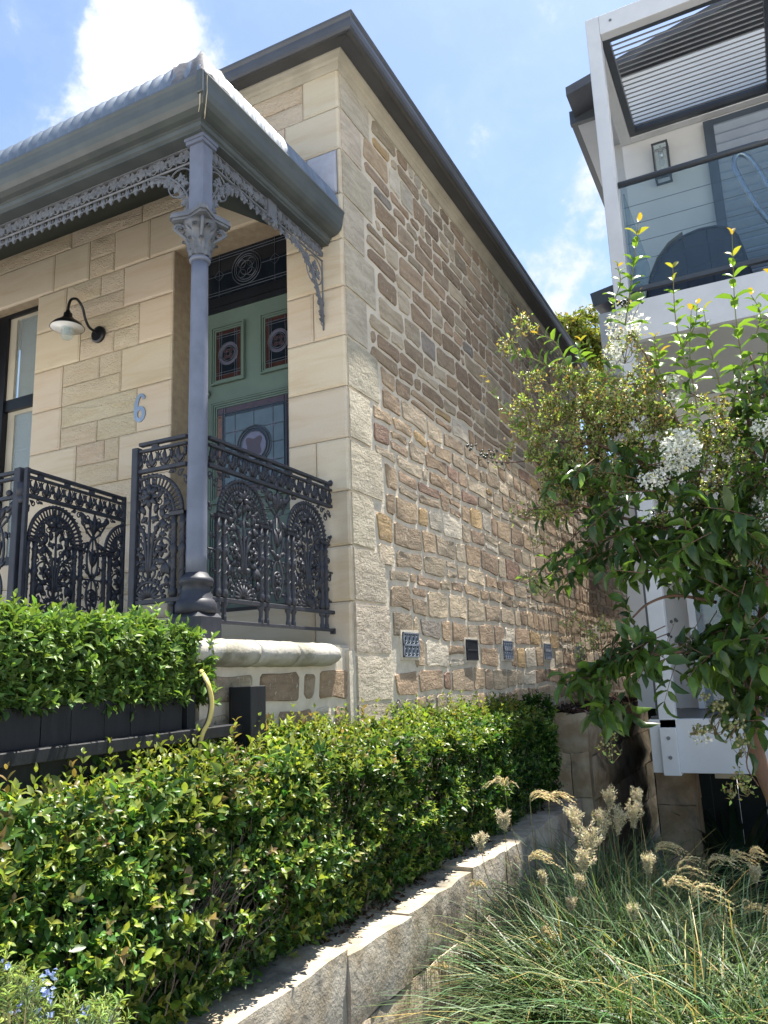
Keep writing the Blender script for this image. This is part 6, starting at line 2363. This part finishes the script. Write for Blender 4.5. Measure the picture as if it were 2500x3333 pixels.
tb_ = smoothpath([(.36, 2.62, -1.78), (.33, 2.62, -1.3), tuple(at(2520, 2600, 2.55)), tuple(at(2440, 2200, 2.55)), tuple(at(2375, 1960, 2.58)), tuple(at(2310, 1690, 2.62)), tuple(at(2250, 1480, 2.66))], 6)
m = MB()
m.tube(tb_, np.linspace(.034, .009, len(tb_)), 9)
m.build('trunk', 'bark', tree, smooth=True)
for pts, a, b_ in ((((2440, 2200, 2.55), (2490, 1900, 2.6), (2470, 1600, 2.65), (2430, 1330, 2.7)), .014, .005), (((2400, 2180, 2.52), (2280, 2130, 2.45), (2150, 2125, 2.4), (2070, 2170, 2.38)), .008, .003), (((2330, 1960, 2.56), (2200, 1938, 2.5), (2110, 1965, 2.45), (2060, 2010, 2.42)), .006, .003),
                   (((2310, 1690, 2.62), (2130, 1530, 2.65), (1930, 1440, 2.7), (1770, 1400, 2.75)), .010, .003), (((2270, 1540, 2.65), (2060, 1300, 2.75), (1900, 1230, 2.8), (1830, 1190, 2.8)), .008, .003), (((2330, 1760, 2.6), (2080, 1700, 2.6), (1850, 1640, 2.65), (1700, 1690, 2.68)), .007, .002),
                   (((2250, 1480, 2.66), (2150, 1250, 2.7), (2080, 1120, 2.72)), .006, .002), (((2470, 1600, 2.65), (2500, 1350, 2.7), (2440, 1150, 2.75)), .006, .003), (((2380, 1980, 2.56), (2430, 2250, 2.45), (2380, 2400, 2.38)), .004, .002), (((2470, 2350, 2.5), (2430, 2480, 2.42), (2470, 2560, 2.4)), .003, .0015), (((2440, 2250, 2.55), (2600, 1950, 2.6), (2680, 1600, 2.65), (2660, 1250, 2.7)), .016, .004), (((1930, 1440, 2.7), (1800, 1440, 2.72), (1740, 1450, 2.74)), .003, .0015), (((2120, 1700, 2.6), (1960, 1760, 2.6), (1850, 1840, 2.58), (1770, 1890, 2.56)), .004, .0012), (((1930, 1440, 2.7), (1760, 1490, 2.71), (1640, 1505, 2.70), (1540, 1480, 2.70)), .0035, .001), (((1850, 1640, 2.65), (1760, 1650, 2.63), (1700, 1670, 2.62)), .003, .001)):
    limb(pts, a, b_)

IND = []   # leaves to become single objects: (P, A, N, L, colour)


def shoot(base, tip, d, n_pair, L, tipcol=True, col=(.13, .235, .04)):
    n_pair, L = n_pair + 2, L * 1.3
    p0, p1 = at(base[0], base[1], d), at(tip[0], tip[1], d - .02)
    mid = (p0 + p1) / 2 + rng.normal(size=3) * .012
    path = smoothpath([p0, mid, p1], 8)
    m = MB()
    m.tube(path, np.linspace(.0026, .0011, len(path)), 5)
    m.build('shoot', 'greenstem', tree, smooth=True)
    ax = unit(p1 - p0)
    for k in range(n_pair):
        t = .06 + .94 * k / max(1, n_pair - 1)
        i = t * (len(path) - 1)
        p = path[int(i)]
        s0 = unit(np.cross(ax, np.array([math.cos(k * 1.5 + base[0]), math.sin(k * 1.5 + base[0]), .2])))
        for q in (-1, 1):
            a = unit(s0 * q * 1.0 + ax * (.25 + .6 * t) + rng.normal(size=3) * .15)
            l = L * (1.05 - .55 * t) * random.uniform(.8, 1.15)
            c = np.array(col) * random.uniform(.8, 1.2)
            if tipcol and t > .88:
                c = np.array((.36, .26, .05)) if random.random() < .6 else np.array((.30, .30, .05))
            IND.append((p, a, unit(ax * .9 + rng.normal(size=3) * .3 + np.array([0, 0, .3])), l, c))


for a in (((2035, 1060), (2078, 722), 2.62, 8, .062), ((1995, 990), (2010, 860), 2.6, 4, .042), ((2235, 1200), (2190, 872), 2.6, 8, .050), ((2150, 1230), (2130, 1090), 2.7, 4, .05), ((2440, 1300), (2383, 765), 2.6, 12, .060), ((2270, 1330), (2250, 1010), 2.66, 6, .056), ((2350, 1280), (2290, 1010), 2.64, 6, .055), ((2500, 1250), (2520, 900), 2.65, 7, .060),
          ((1850, 1200), (1745, 1085), 2.78, 4, .060), ((1780, 1190), (1640, 1150), 2.78, 4, .045), ((1765, 1480), (1572, 1212), 2.72, 9, .036), ((1900, 1180), (1890, 1110), 2.8, 3, .05), ((2160, 1400), (2150, 1150), 2.7, 5, .058), ((2460, 1100), (2445, 960), 2.7, 5, .05), ((2200, 1180), (2270, 990), 2.68, 5, .05)):
    shoot(*a)

# drooping leafy twigs through the crown: px, py, rx, ry, depth, depth spread, twigs, leaf length
PD, PE = [], []
DARK, LITE = (.058, .108, .036), (.115, .205, .042)
tw = MB()
for px, py, rx, ry, d, rd_, n, L in ((2270, 1640, 220, 70, 2.62, .12, 24, .072), (2140, 1740, 165, 75, 2.58, .12, 24, .078), (2400, 1760, 120, 120, 2.55, .12, 26, .078), (1930, 1640, 80, 60, 2.65, .1, 7, .064), (2080, 2080, 100, 60, 2.40, .06, 13, .068), (1990, 2200, 75, 100, 2.40, .06, 15, .072), (2170, 2140, 60, 40, 2.40, .05, 4, .06),
                                  (2440, 2110, 90, 140, 2.48, .10, 30, .080), (2430, 1950, 90, 100, 2.5, .1, 22, .078), (2310, 2080, 50, 90, 2.45, .06, 6, .060), (2450, 2280, 70, 70, 2.45, .08, 9, .066), (2470, 1350, 90, 120, 2.7, .1, 26, .056), (1990, 1510, 190, 90, 2.72, .14, 14, .056), (2000, 1330, 150, 90, 2.78, .12, 8, .05), (2240, 1400, 150, 120, 2.72, .12, 14, .058), (1880, 1800, 80, 70, 2.6, .05, 10, .056), (2140, 1860, 110, 40, 2.5, .08, 6, .064), (2480, 1650, 60, 160, 2.6, .1, 24, .06), (1850, 1560, 110, 80, 2.68, .1, 9, .055), (2150, 1560, 160, 60, 2.64, .1, 14, .062), (2640, 1700, 130, 300, 2.6, .12, 60, .07), (2640, 1300, 120, 160, 2.7, .12, 24, .06), (2680, 2150, 120, 200, 2.5, .1, 26, .075)):
    for k in range(n):
        r = math.sqrt(random.random())
        a = random.uniform(0, 2 * math.pi)
        p = at(px + rx * r * math.cos(a), py + ry * r * math.sin(a), d + random.gauss(0, rd_))
        outw = unit(p - np.array([.25, 2.75, .4]))
        ax = unit(outw * .6 + rng.normal(size=3) * .5 + np.array([0, 0, -.15]))
        ln = random.uniform(.07, .14)
        tw.tube([p - ax * .03, p + ax * ln * .5 + np.array([0, 0, .006]), p + ax * ln], [.0018, .0014, .0008], 4)
        s0 = unit(np.cross(ax, rng.normal(size=3)))
        npair = random.choice((3, 4, 4))
        for j in range(npair):
            t = (j + .5) / npair
            for q in (-1, 1):
                aa = unit(s0 * q + ax * (.35 + .5 * t) + rng.normal(size=3) * .25 + np.array([0, 0, -.35]))
                PD.append((p + ax * ln * t, aa, unit(np.array([0, 0, 1.0]) + rng.normal(size=3) * .45 + outw * .4), L * random.uniform(.7, 1.15), np.array(DARK if random.random() < .6 else LITE) * random.uniform(.75, 1.25)))
tag(tw.build('twigs', 'bark', tree, smooth=True), kind='stuff')
PD.sort(key=lambda r: r[0] @ CF - r[3] * 6 + random.uniform(0, .25))
n_ind = max(0, 290 - len(IND))
IND += PD[:n_ind]
rest = PD[n_ind:]
palette = [np.array(c) for c in ((.040, .078, .022), (.060, .105, .025), (.085, .15, .030), (.12, .22, .038), (.155, .27, .045), (.36, .26, .05), (.30, .30, .05))]
qc = [palette[int(np.argmin([np.abs(np.log(r[4] / p)).sum() for p in palette]))] for r in IND]
leaf_objs([r[0] for r in IND], [r[1] for r in IND], np.array([r[2] for r in IND]), [r[3] for r in IND], .50, qc, 'leaf_crape', tree)
V, lo, si, C = leaves([r[0] for r in rest], [r[1] for r in rest], np.array([r[2] for r in rest]), np.array([r[3] for r in rest]), .50, np.array([r[4] for r in rest]), LEAF_HI, rng.uniform(.6, 2.0, len(rest)))
tag(put('foliage', np_mesh('foliage', V, lo, si, C), 'leaf_crape', tree), kind='stuff')


def panicle(px, py, rx, ry, d, n, leafy_=1.0, dark=False, name='seed_panicle'):
    """branching spray of round capsules with small bracts"""
    c = at(px, py, d)
    sx, sy = rx * d / FOC, ry * d / FOC
    root = c - np.array(CU) * sy * .9 + rng.normal(size=3) * .01
    m = MB()
    m.colored = True
    tips = []
    nb = max(4, n // 7)
    for k in range(nb):
        u = rng.normal(size=3)
        u /= np.linalg.norm(u)
        rr = random.random() ** .45
        e = c + np.array(CR) * sx * u[0] * rr + np.array(CU) * sy * u[1] * rr + np.array(CF) * sx * .8 * u[2] * rr
        mid_ = (root + e) / 2 + rng.normal(size=3) * .008
        m.tube([root, mid_, e], [.0014, .0011, .0007], 3, col=(.17, .13, .06))
        for q in range(max(3, n // nb)):
            v = unit(rng.normal(size=3) + unit(e - root) * .5)
            p = e + v * random.uniform(.008, .022)
            m.tube([e, p], [.0006, .0005], 3, col=(.18, .15, .06))
            r_ = random.uniform(.0038, .0052)
            base_c = (.19, .19, .075) if not dark else (.028, .032, .026)
            f = random.uniform(.7, 1.35)
            m.ball(p, r_, 7, 5, (1, 1, 1.1), col=tuple(x_ * f for x_ in base_c))
            tips.append(p)
    o = m.build(name, 'berry', tree, smooth=True)
    if leafy_ > 0:
        nl = int(len(tips) * 4.2 * leafy_)
        idx = rng.integers(0, len(tips), nl)
        P = np.array(tips)[idx] + rng.normal(size=(nl, 3)) * .010
        cl = jit((.29, .37, .10), .3, nl)
        br = rng.random(nl) < .3
        cl[br] = jit((.38, .27, .12), .25, br.sum())
        V, lo, si, C = leaves(P, rng.normal(size=(nl, 3)) + np.array([0, 0, .3]), rng.normal(size=(nl, 3)), rng.uniform(.009, .020, nl), .48, cl)
        tag(put('bracts', np_mesh('bracts', V, lo, si, C), 'leaf_crape', o), kind='stuff')


for a in ((1900, 1290, 130, 85, 2.74, 190), (2050, 1235, 140, 90, 2.76, 190), (1790, 1330, 90, 80, 2.76, 130), (1950, 1420, 150, 95, 2.70, 200), (1830, 1490, 110, 85, 2.68, 160), (2090, 1390, 130, 100, 2.70, 170), (1880, 1370, 150, 90, 2.78, 170), (2000, 1310, 150, 90, 2.72, 170), (1780, 1560, 70, 60, 2.66, 70), (1750, 1450, 90, 75, 2.70, 90), (1800, 1240, 80, 55, 2.78, 60), (1720, 1360, 60, 60, 2.74, 50), (1800, 1640, 70, 60, 2.62, 50), (1980, 1560, 120, 75, 2.62, 130), (2140, 1500, 90, 80, 2.60, 100), (2290, 1530, 90, 70, 2.58, 80), (1890, 1560, 90, 60, 2.64, 90), (2080, 1310, 120, 90, 2.66, 120), (2180, 1420, 90, 90, 2.64, 90), (2450, 1560, 70, 90, 2.58, 70), (2330, 1320, 90, 90, 2.70, 70), (2410, 1450, 110, 100, 2.62, 90), (2300, 1430, 100, 80, 2.66, 70), (2180, 1330, 90, 80, 2.74, 70), (1860, 1610, 90, 70, 2.62, 60), (2360, 1620, 100, 70, 2.56, 50), (1720, 1250, 40, 40, 2.78, 18), (2030, 1120, 70, 70, 2.72, 60),
          (2470, 1290, 60, 70, 2.72, 30), (2150, 1700, 80, 50, 2.56, 34), (1960, 2070, 60, 50, 2.40, 26), (2060, 1550, 110, 60, 2.66, 60), (1660, 1130, 60, 30, 2.78, 26), (1700, 1060, 50, 50, 2.78, 26), (2240, 1620, 110, 60, 2.58, 50), (2440, 1800, 70, 60, 2.5, 26), (1930, 1340, 120, 60, 2.8, 70), (2010, 1480, 100, 70, 2.74, 60)):
    panicle(*a)
for a in ((2620, 1330, 110, 90, 2.7, 90), (2680, 1480, 100, 90, 2.66, 80)):
    panicle(*a)
for a in ((1560, 1480, 70, 35, 2.70, 26, 0.0, True), (1640, 1500, 60, 40, 2.70, 16, .3, True), (1710, 1660, 60, 40, 2.62, 22, .5), (1790, 1900, 75, 45, 2.56, 30, .25), (1730, 1880, 45, 25, 2.56, 14, .1), (1860, 2050, 40, 40, 2.42, 16, .3), (2330, 2330, 85, 80, 2.36, 62, .05), (2400, 2420, 60, 40, 2.36, 22, 0.0), (2250, 2370, 50, 40, 2.36, 18, 0.0), (2410, 2555, 55, 35, 2.38, 26, .8), (1985, 2420, 30, 55, 2.40, 18, .4), (2210, 2070, 45, 40, 2.40, 12, 0.0, True), (1890, 2130, 35, 45, 2.40, 14, .3), (2050, 1010, 60, 45, 2.7, 34, .2, True), (1750, 1760, 40, 30, 2.6, 12, .2)):
    panicle(*a)


def blossom(px, py, rx, ry, d, n):
    c = at(px, py, d)
    sx, sy = rx * d / FOC, ry * d / FOC
    u = unit(rng.normal(size=(n, 3)))
    rr = rng.random((n, 1)) ** .35
    P = c + (np.array(CR) * u[:, :1] * sx + np.array(CU) * u[:, 1:2] * sy + np.array(CF) * u[:, 2:] * sx * .8) * rr
    A = unit(u + rng.normal(size=(n, 3)) * .9)
    cl = jit((.86, .85, .80), .04, n)
    ye = rng.random(n) < .07
    cl[ye] = jit((.55, .50, .18), .15, ye.sum())
    V, lo, si, C = leaves(P, A, rng.normal(size=(n, 3)), rng.uniform(.008, .015, n), .8, cl, LEAF_LO, rng.uniform(1, 3, n))
    put('white_blossom', np_mesh('white_blossom', V, lo, si, C, False), 'petal', tree)


for a in ((2215, 1465, 62, 74, 2.50, 950), (2175, 1535, 50, 26, 2.50, 70), (2125, 1560, 50, 30, 2.50, 130), (2495, 1640, 50, 45, 2.52, 200), (2490, 1395, 40, 40, 2.55, 130), (2010, 1060, 40, 50, 2.68, 120), (2000, 1150, 30, 50, 2.68, 110), (2070, 1050, 45, 40, 2.7, 80), (2190, 1232, 26, 14, 2.66, 50), (2195, 1290, 24, 16, 2.66, 40), (2490, 1690, 45, 50, 2.5, 120), (2410, 1235, 22, 18, 2.62, 30), (2280, 2390, 34, 36, 2.4, 40)):
    blossom(*a)
